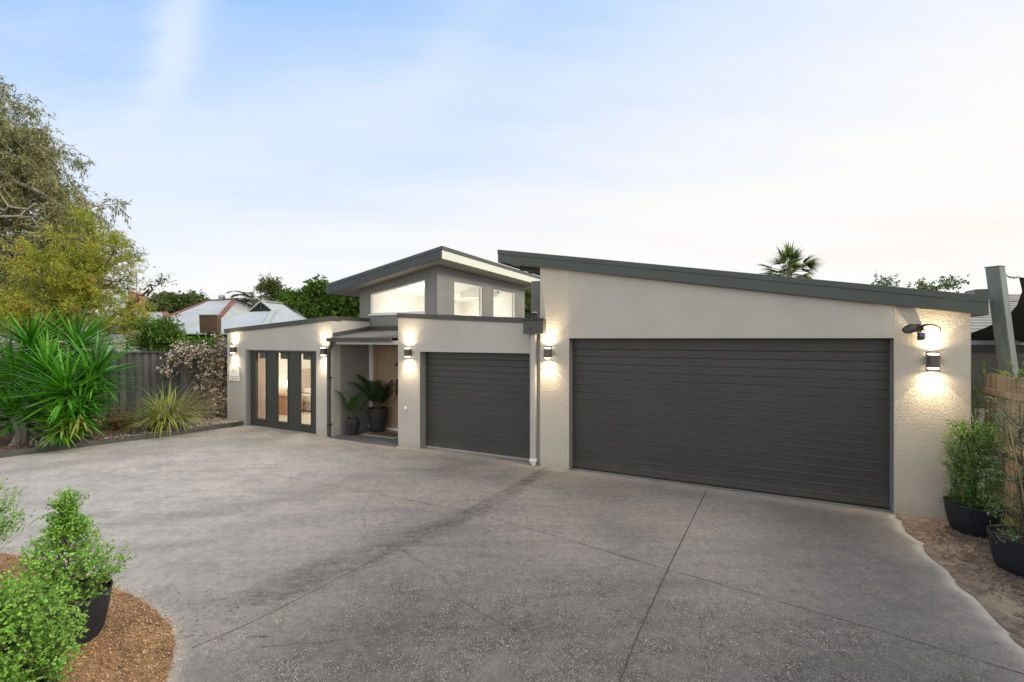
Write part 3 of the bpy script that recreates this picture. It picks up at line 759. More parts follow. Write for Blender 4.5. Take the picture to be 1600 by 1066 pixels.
# garage roof
b = MB()
u0, u1 = -4.22, 2.80
for (va, vb) in ((VG-0.03, 14.4),):
    lo = [(u0, va, RB(u0)+0.03), (u1, va, RB(u1)+0.03), (u1, vb, RB(u1)+0.03), (u0, vb, RB(u0)+0.03)]
    hi = [(u0, va, RT(u0)-0.01), (u1, va, RT(u1)-0.01), (u1, vb, RT(u1)-0.01), (u0, vb, RT(u0)-0.01)]
    b.hexa(lo, hi)
roof = b.build('roof', M['soffit'], house); roof['label'] = 'long skillion roof falling to the right over the garage'
def barge(u0, u1, v0, v1, top, h, parent, m, capm, name='fascia', cap=0.085, prd=0.012):
    b = MB()
    b.hexa([(u0, v0, top(u0)-h), (u1, v0, top(u1)-h), (u1, v1, top(u1)-h), (u0, v1, top(u0)-h)],
           [(u0, v0, top(u0)-cap+0.01), (u1, v0, top(u1)-cap+0.01), (u1, v1, top(u1)-cap+0.01), (u0, v1, top(u0)-cap+0.01)])
    f = b.build(name, m, parent, bevel=0.003)
    b = MB()
    b.hexa([(u0-prd, v0-prd, top(u0)-cap), (u1+prd, v0-prd, top(u1)-cap), (u1+prd, v1, top(u1)-cap), (u0-prd, v1, top(u0)-cap)],
           [(u0-prd, v0-prd, top(u0)), (u1+prd, v0-prd, top(u1)), (u1+prd, v1, top(u1)), (u0-prd, v1, top(u0))])
    b.build('capping', capm, f, bevel=0.003)
    return f
barge(u0, u1, VG-0.075, VG-0.0305, lambda u: RT(u)+0.005, 0.25, roof, M['fascia'], M['fascia'])
b = MB(); b.hexa([(u0-0.03, VG-0.03, RB(u0)), (u0, VG-0.03, RB(u0)), (u0, 14.4, RB(u0)), (u0-0.03, 14.4, RB(u0))], [(u0-0.03, VG-0.03, RT(u0)), (u0, VG-0.03, RT(u0)), (u0, 14.4, RT(u0)), (u0-0.03, 14.4, RT(u0))])
b.build('fascia', M['fascia'], roof)
b = MB(); b.hexa([(u1, VG-0.03, RB(u1)), (u1+0.03, VG-0.03, RB(u1)), (u1+0.03, 14.4, RB(u1)), (u1, 14.4, RB(u1))], [(u1, VG-0.03, RT(u1)), (u1+0.03, VG-0.03, RT(u1)), (u1+0.03, 14.4, RT(u1)), (u1, 14.4, RT(u1))])
b.build('fascia', M['fascia'], roof)
b = MB()  # rafter ends under the left overhang
for vv_ in (8.35, 8.75):
    b.hexa([(-4.0, vv_, RB(-4.0)-0.06), (-3.45, vv_, RB(-3.45)-0.06), (-3.45, vv_+0.16, RB(-3.45)-0.06), (-4.0, vv_+0.16, RB(-4.0)-0.06)],
           [(-4.0, vv_, RB(-4.0)+0.035), (-3.45, vv_, RB(-3.45)+0.035), (-3.45, vv_+0.16, RB(-3.45)+0.035), (-4.0, vv_+0.16, RB(-4.0)+0.035)])
b.build('soffit_box', M['cap'], roof)
b = MB(); ux = HU(1518, 8.0); b.box(ux, ux+0.14, VG+0.0, VG+0.3, RT(ux)-0.03, RT(ux)+0.08); b.build('vent_box', M['cap'], roof)
b = MB(); ux = HU(866, 8.1); b.box(ux-0.06, ux+0.06, 8.3, 8.4, RT(ux)-0.03, RT(ux)+0.05); b.build('vent_cap', M['cap'], roof)
# link wall between tower and garage
b = MB(); b.box(HU(830, 10.5), gL-0.003, 10.5, 13.9, 2.5, 3.86); b.build('link_wall', M['wall_dark'], house)

# middle bay (single garage)
mL, mR = HU(622, VM), gL-0.004
sL, sR, sH = HU(656, VM), HU(828, VM), HZ(740, 551, VM)
pz = lambda u: 2.95+(u-mL)*(2.765-2.95)/(mR-mL)
b = MB(); b.prism([(mL, 0), (sL, 0), (sL, sH), (sR, sH), (sR, 0), (mR, 0), (mR, pz(mR)), (mL, pz(mL))], [], VM, VM+0.28)
b.box(mL, mL+0.2, VM+0.28, VT-0.003, 0, 2.7)
o = b.build('wall', M['wall'], house); o['label'] = 'smooth rendered wall round the single garage door'
pzt = lambda u: pz(u)+0.035
barge(mL-0.012, mR-0.02, VM-0.025, VM+0.3, lambda u: pz(u)+0.03, 0.10, house, M['cap'], M['cap'], 'parapet_capping', cap=0.05, prd=0.004)
d2 = ribbed(sL+0.006, sR-0.006, 0.03, sH-0.002, VM+0.20, pitch=0.1285, first=0.155).build('garage_door', M['door'], house); d2['label'] = 'narrow charcoal ribbed garage door'
b = MB(); b.box(sL+0.004, sR-0.004, VM+0.175, VM+0.21, 0.004, 0.034); b.build('bottom_seal', M['grate'], d2)
b = MB(); b.box(sL, sL+0.004, VM+0.003, VM+0.24, 0.0, sH-0.002); b.build('door_reveal', M['jamb'], house)
b = MB(); b.box(sR-0.004, sR, VM+0.003, VM+0.24, 0.0, sH-0.002)
b.build('door_reveal', M['jamb'], house)
# rain head and downpipe
r0, r1 = HU(819.5, 7.82), HU(848, 7.75)
zt, zb = HZ(822, 499, 7.8), HZ(822, 522, 7.8)
b = MB(); b.box(r0, gL-0.012, 7.76, VM-0.026, zb, zt); b.box(gL-0.012, r1, 7.76, VG-0.002, zb, zt)
rh = b.build('rain_head', M['cap'], house, bevel=0.006)
b = MB(); b.box(r0-0.012, r1+0.012, 7.748, 7.785, zt-0.03, zt+0.012); b.box(r0+0.10, r0+0.17, 7.752, 7.762, zt-0.19, zt-0.175); b.build('overflow_slot', M['black'], rh)
b = MB(); b.box(gL-0.19, gL-0.085, 7.88, 7.985, 0.10, zb)
dp = b.build('downpipe', M['greypipe'], house, bevel=0.012)
b = MB(); b.box(gL-0.20, gL-0.075, 7.865, 7.99, 0.075, 0.13); b.tube([(gL-0.137, 7.93, 0.002), (gL-0.137, 7.93, 0.08)], [0.04, 0.05], 16); b.build('white_shoe', M['white'], dp)

# left wing (bedroom)
wL, wR = HU(355, VM), HU(519.5, VM)
fL, fR, fH = HU(383, VM), HU(494, VM), HZ(440, 547.5, VM)
zA, zB = HZ(353, 514, VM)-0.09, HZ(520, 494, VM)-0.09
lw = lambda u: zA+(u-wL)*(zB-zA)/(wR-wL)
b = MB(); b.prism([(wL, 0), (fL, 0), (fL, fH), (fR, fH), (fR, 0), (wR, 0), (wR, lw(wR)), (wL, lw(wL))], [], VM, VM+0.25)
o = b.build('wall', M['wall'], house); o['label'] = 'rendered front wall of the left wing'
b = MB(); b.box(wL, wL+0.2, VM+0.25, 13.0, 0, 2.62); b.box(wR-0.2, wR, VM+0.25, VT+0.3, 0, 2.45); b.box(wL, wR, 13.0, 13.2, 0, 2.62)
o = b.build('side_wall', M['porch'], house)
b = MB(); b.box(wR-0.2, wR-0.001, VM+0.25, VT-0.003, 2.45, lw(wR)-0.001); o = b.build('return_parapet', M['wall'], house)
cp = barge(wL-0.10, wR+0.01, VM-0.03, VM+0.27, lambda u: lw(u)+0.09, 0.12, house, M['cap'], M['cap'], 'parapet_capping', cap=0.05, prd=0.004)
b = MB(); b.box(wR-0.22, wR+0.012, VM+0.275, VT-0.003, lw(wR), lw(wR)+0.09); b.build('return_capping', M['cap'], house)
# bedroom interior shell
b = MB()
iu0, iu1 = wL+0.2, wR-0.2
b.box(iu0+0.001, iu0+0.012, VM+0.255, 12.99, 0.06, 2.4); b.box(iu1-0.012, iu1-0.001, VM+0.255, 12.99, 0.06, 2.4); b.box(iu0+0.012, iu1-0.012, 12.9, 12.98, 0.06, 2.4)
b.box(iu0+0.001, iu1-0.001, VM+0.255, 12.98, 2.4, 2.45)
b.build('interior_wall', M['interior'], house)
b = MB(); b.box(iu0, iu1, VM+0.251, 13.0, 0.004, 0.058); b.build('carpet', M['carpet'], house)
b = MB(); b.hexa([(wL, VM+0.26, 2.5), (wR-0.21, VM+0.26, 2.5), (wR-0.21, 13.2, 2.5), (wL, 13.2, 2.5)], [(wL, VM+0.26, 2.54), (wR-0.21, VM+0.26, 2.54), (wR-0.21, 13.2, 2.54), (wL, 13.2, 2.54)])
b.build('roof', M['corr'], house)
# the glazed door unit
vf = VM+0.12
lights = [(HU(400, vf), HU(415.8, vf), HZ(408, 655, vf), HZ(408, 551.5, vf)),
          (HU(432.5, vf), HU(450, vf), HZ(441, 659.4, vf), HZ(441, 551.7, vf)),
          (HU(468, vf), HU(486.4, vf), HZ(477, 663.3, vf), HZ(477, 552, vf))]
zl0 = sum(l[2] for l in lights)/3; zl1 = sum(l[3] for l in lights)/3
b = MB(); b.prism(rect(fL+0.055, fR-0.012, 0.012, fH-0.03), [rect(a, c, zl0, zl1) for a, c, _, _ in lights], vf, vf+0.06)
wd = b.build('window', M['frame'], house, bevel=0.002); wd['label'] = 'charcoal panelled door unit with three tall glass lights'
for a, c, _, _ in lights:
    b = MB(); b.prism(rect(a-0.025, c+0.025, zl0-0.03, zl1+0.025), [rect(a+0.006, c-0.006, zl0+0.006, zl1-0.006)], vf-0.014, vf-0.001)
    b.build('frame', M['frame'], wd, bevel=0.002)
    b = MB(); b.box(a+0.0, c, vf+0.03, vf+0.036, zl0, zl1); b.build('pane', M['glass'], wd)
    b = MB(); b.box(a-0.03, c+0.03, vf-0.03, vf-0.0145, zl0-0.045, zl0-0.018); b.build('sill', M['frame'], wd)
b = MB(); b.box(fL, fL+0.055, VM+0.02, vf+0.1, 0.0, fH-0.002); b.box(fL+0.055, fR, vf-0.03, vf+0.1, fH-0.03, fH-0.002); b.box(fR-0.012, fR, VM+0.02, vf+0.1, 0, fH-0.03)
b.build('door_reveal', M['jamb'], house)
b = MB()
for a, c, _, _ in lights: b.box(a-0.05, c+0.1, VM+0.27, VM+0.34, zl1-0.17, zl1+0.05)
b.build('blind_box', M['blind'], house)

# porch
b = MB(); b.box(wR+0.001, mL-0.001, VM-0.1, VT+0.05, 0.004, 0.014); b.build('porch_floor', M['tile'], house)
b = MB(); b.box(wR-0.2, mL+0.2, VM+0.1, VT, 2.27, 2.29)
b.build('porch_ceiling', M['soffit'], house)
b = MB(); b.box(HU(526, 8.05), mL-0.003, 8.03, 8.09, 2.275, 2.37); b.build('porch_beam', M['white'], house, bevel=0.003)
# corrugated awning
b = MB()
ua, ub = HU(517, 7.95), mL-0.006
zf_, zbk = 2.435, 2.63
cu = np.linspace(ua, ub, 160)
rows = []
for v_, z_ in ((7.93, zf_), (VT-0.004, zbk)):
    rows.append(np.c_[cu, np.full(160, v_), z_+0.009*np.sin(cu*2*math.pi/0.076)])
V = np.concatenate(rows+[r-np.array([0, 0, 0.006]) for r in rows])
fs = [(i, i+1, 160+i+1, 160+i) for i in range(159)]+[(320+i, 480+i, 481+i, 321+i) for i in range(159)]+[(i, 320+i, 321+i, i+1) for i in range(159)]
b.add(V, fs); aw = b.build('awning', M['corr'], house, smooth=True)
b = MB(); b.box(ua-0.05, mL-0.10, 7.84, 7.925, 2.33, 2.42); gt = b.build('gutter', M['cap'], house, bevel=0.008)
b = MB(); b.box(ua-0.06, mL-0.09, 7.825, 7.84, 2.40, 2.428); b.build('gutter_lip', M['cap'], gt)
b = MB(); b.hexa([(wR+0.001, VM, 2.45), (wR+0.03, VM, 2.45), (wR+0.03, VT-0.01, 2.645), (wR+0.001, VT-0.01, 2.645)], [(wR+0.001, VM, 2.55), (wR+0.03, VM, 2.55), (wR+0.03, VT-0.01, 2.745), (wR+0.001, VT-0.01, 2.745)])
b.box(wR+0.03, mL-0.001, VT-0.03, VT-0.002, 2.645, 2.745); b.build('flashing', M['cap'], house)
pu_ = HU(513.5, 7.95)
b = MB(); b.tube([(pu_+0.17, 7.88, 2.335), (pu_+0.17, 7.88, 2.27), (pu_+0.14, 7.89, 2.22), (pu_+0.03, 7.94, 2.18), (pu_, 7.95, 2.13), (pu_, 7.95, 1.2), (pu_, 7.95, 0.02)], 0.042, 14)
dp = b.build('downpipe', M['cap'], house, smooth=True)
for z in (0.3, 1.45):
    b = MB(); b.tube([(pu_, 7.95, z), (pu_, 7.95, z+0.03)], 0.047, 14); b.box(pu_+0.03, pu_+0.07, 7.93, 7.995, z, z+0.03); b.build('pipe_clip', M['black'], dp)
# front door wall
b = MB(); tw0 = wR
xj0, xj1 = HU(577.5, VT), HU(582.8, VT)
b.box(wR+0.001, xj0, VT, VT+0.1, 0, 2.27)
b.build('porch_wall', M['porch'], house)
b = MB(); b.box(xj0, xj1, VT-0.02, VT+0.08, 0.014, 2.27); b.box(xj1, mL+0.55, VT-0.015, VT+0.02, 0.014, 0.075); b.build('door_jamb', M['white'], house)
b = MB(); b.box(xj1+0.001, mL+0.6, VT+0.021, VT+0.08, 0.07, 2.27)
fd = b.build('front_door', M['timber'], house)
b = MB()
zs = [0.08, 0.9, 1.08, 2.26]
b.box(xj1+0.12, xj1+0.128, VT+0.017, VT+0.0205, 0.08, 2.26); b.box(xj1+0.135, mL+0.5, VT+0.017, VT+0.0205, 0.895, 0.903); b.box(xj1+0.135, mL+0.5, VT+0.017, VT+0.0205, 1.08, 1.088)
b.build('door_groove', mat('oak_shadow_gap', (0.2, 0.12, 0.07), 0.6), fd)
b = MB(); uh = HU(619.5, VT); b.box(uh-0.03, uh+0.04, VT-0.01, VT+0.0205, 1.70, 1.78); b.build('lock', M['black'], fd); b = MB(); b.box(uh-0.005, uh+0.025, VT-0.02, VT+0.0205, 0.95, 1.35); b.build('handle', M['black'], fd)
# meter-like roundel on the wall right of the porch
b = MB(); us = HU(634, VM); zs_ = HZ(634, 638, VM)
b.tube([(us, VM-0.018, zs_), (us, VM-0.001, zs_)], 0.035, 20); b.build('tap_cover', M['white'], house)

# tower
tL, tR, tE = HU(562, VT), HU(683, VT), 14.38
tb0 = HU(690, 8.85)
TT = lambda u: 4.59+(u-tb0)*0.183
TB = lambda u: TT(u)-0.29
wx0, wx1 = HU(578, VT), HU(664, VT)
hole = [(wx0, 3.066), (wx1, 3.07), (wx1, 3.905), (wx0, 3.62)]
b = MB(); b.prism([(tL, 2.2), (tR, 2.2), (tR, TB(tR)+0.02), (tL, TB(tL)+0.02)], [hole], VT, VT+0.12)
# side wall with two windows
sw = [(10.01, 11.47), (12.14, 13.64)]
b.prism([(VT+0.12, 2.2), (tE, 2.2), (tE, TB(tR)+0.0), (VT+0.12, TB(tR)+0.0)], [rect(a, c, 3.04, 3.93) for a, c in sw], tR-0.12, tR, axis='u')
b.box(tL, tL+0.12, VT+0.12, tE, 2.2, TB(tL)+0.0); b.box(tL+0.12, tR-0.12, tE-0.12, tE, 2.2, TB(tL)+0.02)
tw = b.build('tower_wall', M['wall_dark'], house)
b = MB(); b.box(tL+0.121, tL+0.13, VT+0.121, tE-0.121, 2.45, TB(tL)); 
b.prism([(tL+0.13, 2.45), (tR-0.121, 2.45), (tR-0.121, TB(tR)-0.03), (tL+0.13, TB(tL)-0.03)], [], tE-0.14, tE-0.121)
b.hexa([(tL+0.12, VT+0.12, 2.40), (tR-0.12, VT+0.12, 2.40), (tR-0.12, tE-0.12, 2.40), (tL+0.12, tE-0.12, 2.40)], [(tL+0.12, VT+0.12, 2.45), (tR-0.12, VT+0.12, 2.45), (tR-0.12, tE-0.12, 2.45), (tL+0.12, tE-0.12, 2.45)])
zc = lambda u: TB(u)-0.03
b.hexa([(tL+0.12, VT+0.12, zc(tL)), (tR-0.12, VT+0.12, zc(tR)), (tR-0.12, tE-0.12, zc(tR)), (tL+0.12, tE-0.12, zc(tL))],
       [(tL+0.12, VT+0.12, zc(tL)+0.02), (tR-0.12, VT+0.12, zc(tR)+0.02), (tR-0.12, tE-0.12, zc(tR)+0.02), (tL+0.12, tE-0.12, zc(tL)+0.02)])
b.box(tR-1.5, tR-0.125, 12.6, 12.75, 3.75, zc(tR)-0.02)
b.build('interior_lining', M['interior'], house)
# tower windows
def wframe(outer, inner_off, d0, d1, axis, name='window'):
    c = np.mean(np.array(outer), axis=0)
    inn = []
    for p in outer:
        q = np.array(p)+np.sign(c-np.array(p))*inner_off; inn.append(tuple(q))
    b = MB(); b.prism(outer, [inn], d0, d1, axis=axis)
    w = b.build('window', M['white'], house)
    b = MB(); m_ = (d0+d1)/2; b.prism(inn, [], m_-0.003, m_+0.003, axis=axis); b.build('pane', M['glass'], w)
    return w
w_ = wframe(hole, 0.035, VT+0.02, VT+0.075, 'v'); w_['label'] = 'wide sloping-top window facing the driveway'
for a, c in sw: wframe(rect(a, c, 3.04, 3.93), 0.035, tR-0.075, tR-0.02, 'u')
b = MB(); b.box(wx0-0.05, wx1+0.03, VT-0.03, VT-0.001, 3.03, 3.062); b.build('sill', M['white'], w_)
# tower roof
tu0, tv0, tv1 = HU(512, 8.85), 8.85, 14.83
b = MB()
b.hexa([(tu0+0.02, tv0+0.02, TB(tu0)+0.02), (tb0-0.02, tv0+0.02, TB(tb0)+0.02), (tb0-0.02, tv1, TB(tb0)+0.02), (tu0+0.02, tv1, TB(tu0)+0.02)],
       [(tu0+0.02, tv0+0.02, TT(tu0)-0.02), (tb0-0.02, tv0+0.02, TT(tb0)-0.02), (tb0-0.02, tv1, TT(tb0)-0.02), (tu0+0.02, tv1, TT(tu0)-0.02)])
tr = b.build('roof', M['soffit'], house); tr['label'] = 'raised skillion roof of the clerestory tower'
barge(tu0, tb0-0.002, tv0-0.02, tv0+0.019, TT, 0.29, tr, mat('blue_slate_fascia', (0.045, 0.053, 0.056), 0.4, 0.1, 2), M['fascia'])
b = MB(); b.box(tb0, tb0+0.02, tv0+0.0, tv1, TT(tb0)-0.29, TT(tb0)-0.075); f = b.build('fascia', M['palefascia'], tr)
b = MB(); b.box(tb0+0.0205, tb0+0.04, tv0-0.03, tv1, TT(tb0)-0.085, TT(tb0)+0.0); b.build('capping', M['cap'], f)
b = MB(); b.box(tu0, tu0+0.018, tv0+0.02, tv1, TB(tu0), TT(tu0)); b.build('fascia', M['fascia'], tr)
# mid bay flat roof
b = MB(); b.box(mL+0.2, gL-0.01, VM+0.3, 14.0, 2.55, 2.6); b.box(tR+0.001, tR+0.4, VT, VT+1.3, 2.6, 3.0)
b.build('roof', M['corr'], house)

# lights inside
def lamp(name, typ, loc, energy, col, size=0.1, frame='H', **kw):
    l = bpy.data.lights.new(name, typ); l.energy = energy; l.color = col
    if typ in ('POINT', 'SPOT'): l.shadow_soft_size = size
    if typ == 'AREA': l.size = size
    for k, v in kw.items(): setattr(l, k, v)
    o = bpy.data.objects.new(name, l); COL.objects.link(o); o.location = H2W(*loc) if frame == 'H' else loc
    return o
lamp('tower_downlight', 'POINT', ((tL+tR)/2, 10.6, 3.3), 27, (1, 0.93, 0.82), 0.25)
lamp('tower_downlight', 'POINT', ((tL+tR)/2, 13.2, 3.3), 20, (1, 0.93, 0.82), 0.25)
lamp('bedroom_downlight', 'POINT', ((wL+wR)/2, 9.6, 2.2), 70, (1, 0.88, 0.72), 0.15)

# bedroom furniture
t = thing('chest_of_drawers', 'pinkish timber chest of drawers under the lit table lamp', 'chest of drawers', (iu0+0.25, 9.7, 0.06), 'H')
c0, c1 = 9.42, 9.98
b = MB(); b.box(iu0+0.03, iu0+0.45, c0, c1, 0.12, 0.64); b.box(iu0+0.02, iu0+0.48, c0-0.02, c1+0.02, 0.64, 0.67); b.box(iu0+0.04, iu0+0.44, c0+0.01, c1-0.01, 0.06, 0.12); b.build('cabinet', M['pinewood'], t, bevel=0.004)
for i in range(4):
    b = MB(); z = 0.14+i*0.125; b.box(iu0+0.451, iu0+0.465, c0+0.02, c1-0.02, z, z+0.113); d = b.build('drawer', M['pinewood'], t, bevel=0.003)
    b = MB(); b.tube([(iu0+0.466, (c0+c1)/2-0.14, z+0.055), (iu0+0.49, (c0+c1)/2-0.14, z+0.055)], 0.012, 10); b.build('knob', M['black'], d); b = MB(); b.tube([(iu0+0.466, (c0+c1)/2+0.14, z+0.055), (iu0+0.49, (c0+c1)/2+0.14, z+0.055)], 0.012, 10); b.build('knob', M['black'], d)
t = thing('table_lamp', 'small lit lamp with a cream shade on the chest of drawers', 'lamp', (iu0+0.25, 9.62, 0.67), 'H')
b = MB(); b.lathe([(0.0, 0.0), (0.07, 0.0), (0.07, 0.02), (0.02, 0.05), (0.045, 0.12), (0.02, 0.2), (0.012, 0.26), (0.0, 0.26)], (iu0+0.25, 9.62, 0.67), 20); b.build('base', M['white'], t, smooth=True)
b = MB(); b.lathe([(0.13, 0.24), (0.09, 0.42), (0.087, 0.42), (0.127, 0.24)], (iu0+0.25, 9.62, 0.67), 28); b.build('shade', emis('lit_lamp_shade', (1, 0.8, 0.55), 3.5), t, smooth=True)
t = thing('bed', 'bed with a buttoned linen headboard seen through the right glass light', 'bed', (iu0+1.0, 11.3, 0.06), 'H')
b = MB(); b.box(iu0+0.02, iu0+0.12, 10.06, 12.0, 0.06, 1.42)
for i in range(9):
    for j in range(6):
        b.tube([(iu0+0.1205, 10.2+i*0.2, 0.5+j*0.16), (iu0+0.13, 10.2+i*0.2, 0.5+j*0.16)], 0.018, 8, mi=1)
b.build('headboard', [M['linen'], M['blind']], t)
b = MB(); b.box(iu0+0.125, iu0+2.1, 10.12, 11.95, 0.10, 0.36); b.build('base', M['linen'], t, bevel=0.02)
b = MB(); b.box(iu0+0.125, iu0+2.12, 10.10, 11.97, 0.36, 0.62); b.build('mattress', M['bedding'], t, bevel=0.05)
b = MB(); b.box(iu0+0.15, iu0+0.5, 10.2, 10.9, 0.62, 0.80); b.build('pillow', M['bedding'], t, bevel=0.07)
b = MB()
cu = np.linspace(HU(395, 8.55), HU(419, 8.55), 90)
cv = 8.5+0.03*np.sin(np.linspace(0, 44, 90))
V = np.concatenate([np.c_[cu, cv, np.full(90, 0.07)], np.c_[cu, cv*1.0, np.full(90, 2.3)]])
b.add(V, [(i, i+1, 90+i+1, 90+i) for i in range(89)])
tag(b.build('curtain', M['curtain'], frame='H', org=(cu[45], 8.5, 0.07), smooth=True), 'pleated cream curtain behind the left glass light', 'curtain')

# ------------------------------------------------------------------ wall lamps
def wall_lamp(u, v, z, label, group='up-and-down wall lamps on the house front'):
    t = thing('wall_lamp', label, 'wall lamp', (u, v, z), 'H', group)
    c = (u, v-0.075, z)
    b = MB(); b.lathe([(0.0, -0.085), (0.060, -0.085), (0.068, -0.08), (0.068, 0.08), (0.060, 0.085), (0.0, 0.085)], c, 32)
    b.build('body', M['bronze'], t, smooth=False)
    b = MB(); b.box(u-0.045, u+0.045, v-0.016, v-0.001, z-0.125, z+0.125); b.box(u-0.012, u+0.012, v-0.03, v-0.016, z-0.12, z+0.12); b.build('back_plate', M['bronze'], t)
    for s in (1, -1):
        b = MB(); b.lathe([(0.050, s*0.112), (0.070, s*0.112), (0.070, s*0.125), (0.050, s*0.125), (0.050, s*0.112)], c, 32); b.build('ring', M['bronze'], t)
        b = MB(); b.lathe([(0.0, s*0.0855), (0.052, s*0.0855), (0.052, s*0.100), (0.0, s*0.103)], c, 28); b.build('lens', M['lens'], t)
    return t
LAMPS = [(364, 546.5, VM, 'leftmost lit wall lamp, above the white plaque beside the vine'),
         (505, 549.5, VM, 'lit wall lamp between the glazed door unit and the porch downpipe'),
         (637, 551, VM, 'lit wall lamp between the porch and the narrow garage door'),
         (856, 552, VG, 'lit wall lamp left of the wide garage door, beside the rain head'),
         (1458, 564.5, VG, 'rightmost lit wall lamp, below the black security floodlight')]
first = None
for px, py, v, lab in LAMPS:
    u = HU(px, v-0.07); z = HZ(px, py, v-0.07)
    if first is None:
        first = wall_lamp(u, v, z, lab); o = first
    else:
        o = copy_tree(first); o.location = H2W(u, v, z); o['label'] = lab
    for s in (1, -1):
        for ang, e, bl, ds in ((R(86), 13.0, 0.12, 0.0), (R(76), 17.0, 0.9, 0.0), (R(168), 9.0, 0.8, 0.0)):
            l = lamp('lamp_beam', 'SPOT', (u, v-0.085, z+s*0.13), e, (1.0, 0.76, 0.47), 0.015, spot_size=ang, spot_blend=bl)
            l.rotation_euler = (R(180) if s > 0 else 0, 0, 0)

# security floodlight under the garage eave
us, vs_ = HU(1438, VG-0.1), VG
t = thing('security_floodlight', 'black twin security floodlight with a camera above the rightmost wall lamp', 'floodlight', (us, vs_, 2.5), 'H')
zc0 = HZ(1438, 513, VG-0.1)
b = MB(); b.tube([(us, VG-0.001, zc0), (us, VG-0.05, zc0)], [0.06, 0.045], 20); b.box(us-0.02, us+0.02, VG-0.09, VG-0.04, zc0-0.05, zc0+0.02); b.build('bracket', M['black'], t)
for s, an in ((-1, 0.55), (1, -0.35)):
    cu_, cv_, cz_ = us+s*0.105, VG-0.11, zc0+(0.0 if s > 0 else -0.005)
    ax = np.array([0.97, 0.0, -0.18]) if s > 0 else np.array([-0.75, -0.45, -0.35]); ax = ax/np.linalg.norm(ax)
    fw = np.array([0.25, -0.80, -0.55]) if s > 0 else np.array([-0.75, 0.1, -0.62]); fw = fw/np.linalg.norm(fw)
    sd = np.cross(fw, ax); sd = sd/np.linalg.norm(sd)
    def ell(c, ra, rbv, off, n=28): return [tuple(np.array(c)+fw*off+ax*ra*math.cos(2*math.pi*k/n)+sd*rbv*math.sin(2*math.pi*k/n)) for k in range(n)]
    c = (cu_, cv_, cz_)
    b = MB(); rings = [ell(c, 0.05, 0.03, -0.045), ell(c, 0.095, 0.058, -0.015), ell(c, 0.10, 0.062, 0.012), ell(c, 0.085, 0.05, 0.014)]
    V = [p for r_ in rings for p in r_]; n = 28
    b.add(V, [(i*n+k, i*n+(k+1) % n, (i+1)*n+(k+1) % n, (i+1)*n+k) for i in range(3) for k in range(n)]); b.add(rings[0], [tuple(range(n))])
    hd = b.build('lamp_head', M['black'], t, smooth=True)
    b = MB(); b.add(ell(c, 0.084, 0.049, 0.013), [tuple(range(n))]); b.build('lens', M['blind'] if s > 0 else M['black'], hd)
    b = MB(); b.tube([(us, VG-0.07, zc0), tuple(np.array(c)-fw*0.03)], 0.014, 10); b.build('arm', M['black'], t)
b = MB(); b.box(us-0.032, us+0.032, VG-0.15, VG-0.075, zc0-0.16, zc0-0.055); cam_ = b.build('camera_body', M['black'], t, bevel=0.012)
b = MB(); b.tube([(us, VG-0.158, zc0-0.09), (us, VG-0.151, zc0-0.09)], 0.02, 20); b.build('camera_lens', mat('violet_lens', (0.10, 0.07, 0.35), 0.1), cam_)
b = MB(); b.box(us+0.034, us+0.052, VG-0.13, VG-0.08, zc0-0.15, zc0-0.06); b.build('camera_side', M['white'], cam_)
# little camera on the rain head
uc = HU(834, 7.85); zc1 = zt+0.012
t = thing('security_camera', 'small black and white camera standing on the rain head', 'camera', (uc, 7.85, zc1), 'H')
b = MB(); b.tube([(uc, 7.87, zc1), (uc, 7.87, zc1+0.05)], 0.02, 12); b.box(uc+0.04, uc+0.06, 7.86, 7.88, zc1, zc1+0.05); b.build('bracket', M['black'], t)
b = MB(); b.obox((uc+0.01, 7.85, zc1+0.085), (0.045, -0.02, 0.0), (0.012, 0.028, 0), (0, 0, 0.028)); b.build('camera_body', M['black'], t, bevel=0.006)
b = MB(); b.obox((uc+0.02, 7.85, zc1+0.117), (0.04, -0.02, 0.0), (0.012, 0.025, 0), (0, 0, 0.006)); b.build('camera_hood', M['white'], t, bevel=0.003)
b = MB(); b.obox((uc-0.08, 7.87, zc1+0.05), (0.05, 0.02, 0.02), (-0.008, 0.02, 0), (0, 0, 0.018)); b.build('camera_arm', M['black'], t, bevel=0.006)

# number plaque
p0, p1 = HU(359.9, VM), HU(375.3, VM); q1, q0 = HZ(367, 573, VM), HZ(367, 595, VM)
t = thing('wall_plaque', 'white plaque with small dark lettering under the leftmost wall lamp', 'plaque', ((p0+p1)/2, VM, q0), 'H')
b = MB(); b.box(p0, p1, VM-0.035, VM-0.001, q0, q1); pw = p1-p0; ph = q1-q0
def glyph(cu_, cz_, w, h, k):
    s = w*0.2
    if k % 3 != 1: b.box(cu_-w/2, cu_-w/2+s, VM-0.037, VM-0.0352, cz_-h/2, cz_+h/2, mi=1)
    if k % 2 == 0: b.box(cu_+w/2-s, cu_+w/2, VM-0.037, VM-0.0352, cz_-h/2, cz_+h/2, mi=1)
    b.box(cu_-w/2+s, cu_+w/2-s, VM-0.037, VM-0.0352, cz_+h/2-s, cz_+h/2, mi=1)
    if k % 4 != 3: b.box(cu_-w/2+s, cu_+w/2-s, VM-0.037, VM-0.0352, cz_-s/2, cz_+s/2, mi=1)
    if k % 3 == 1: b.box(cu_-w/2+s, cu_+w/2-s, VM-0.037, VM-0.0352, cz_-h/2, cz_-h/2+s, mi=1)
k = 0
for (rz, cnt) in ((0.755, 2), (0.60, 2), (0.30, 5), (0.145, 5)):
    for i in range(cnt):
        glyph((p0+p1)/2+(i-(cnt-1)/2)*pw*(0.19 if cnt == 2 else 0.15), q0+ph*rz, pw*0.10, ph*0.075, k); k += 1
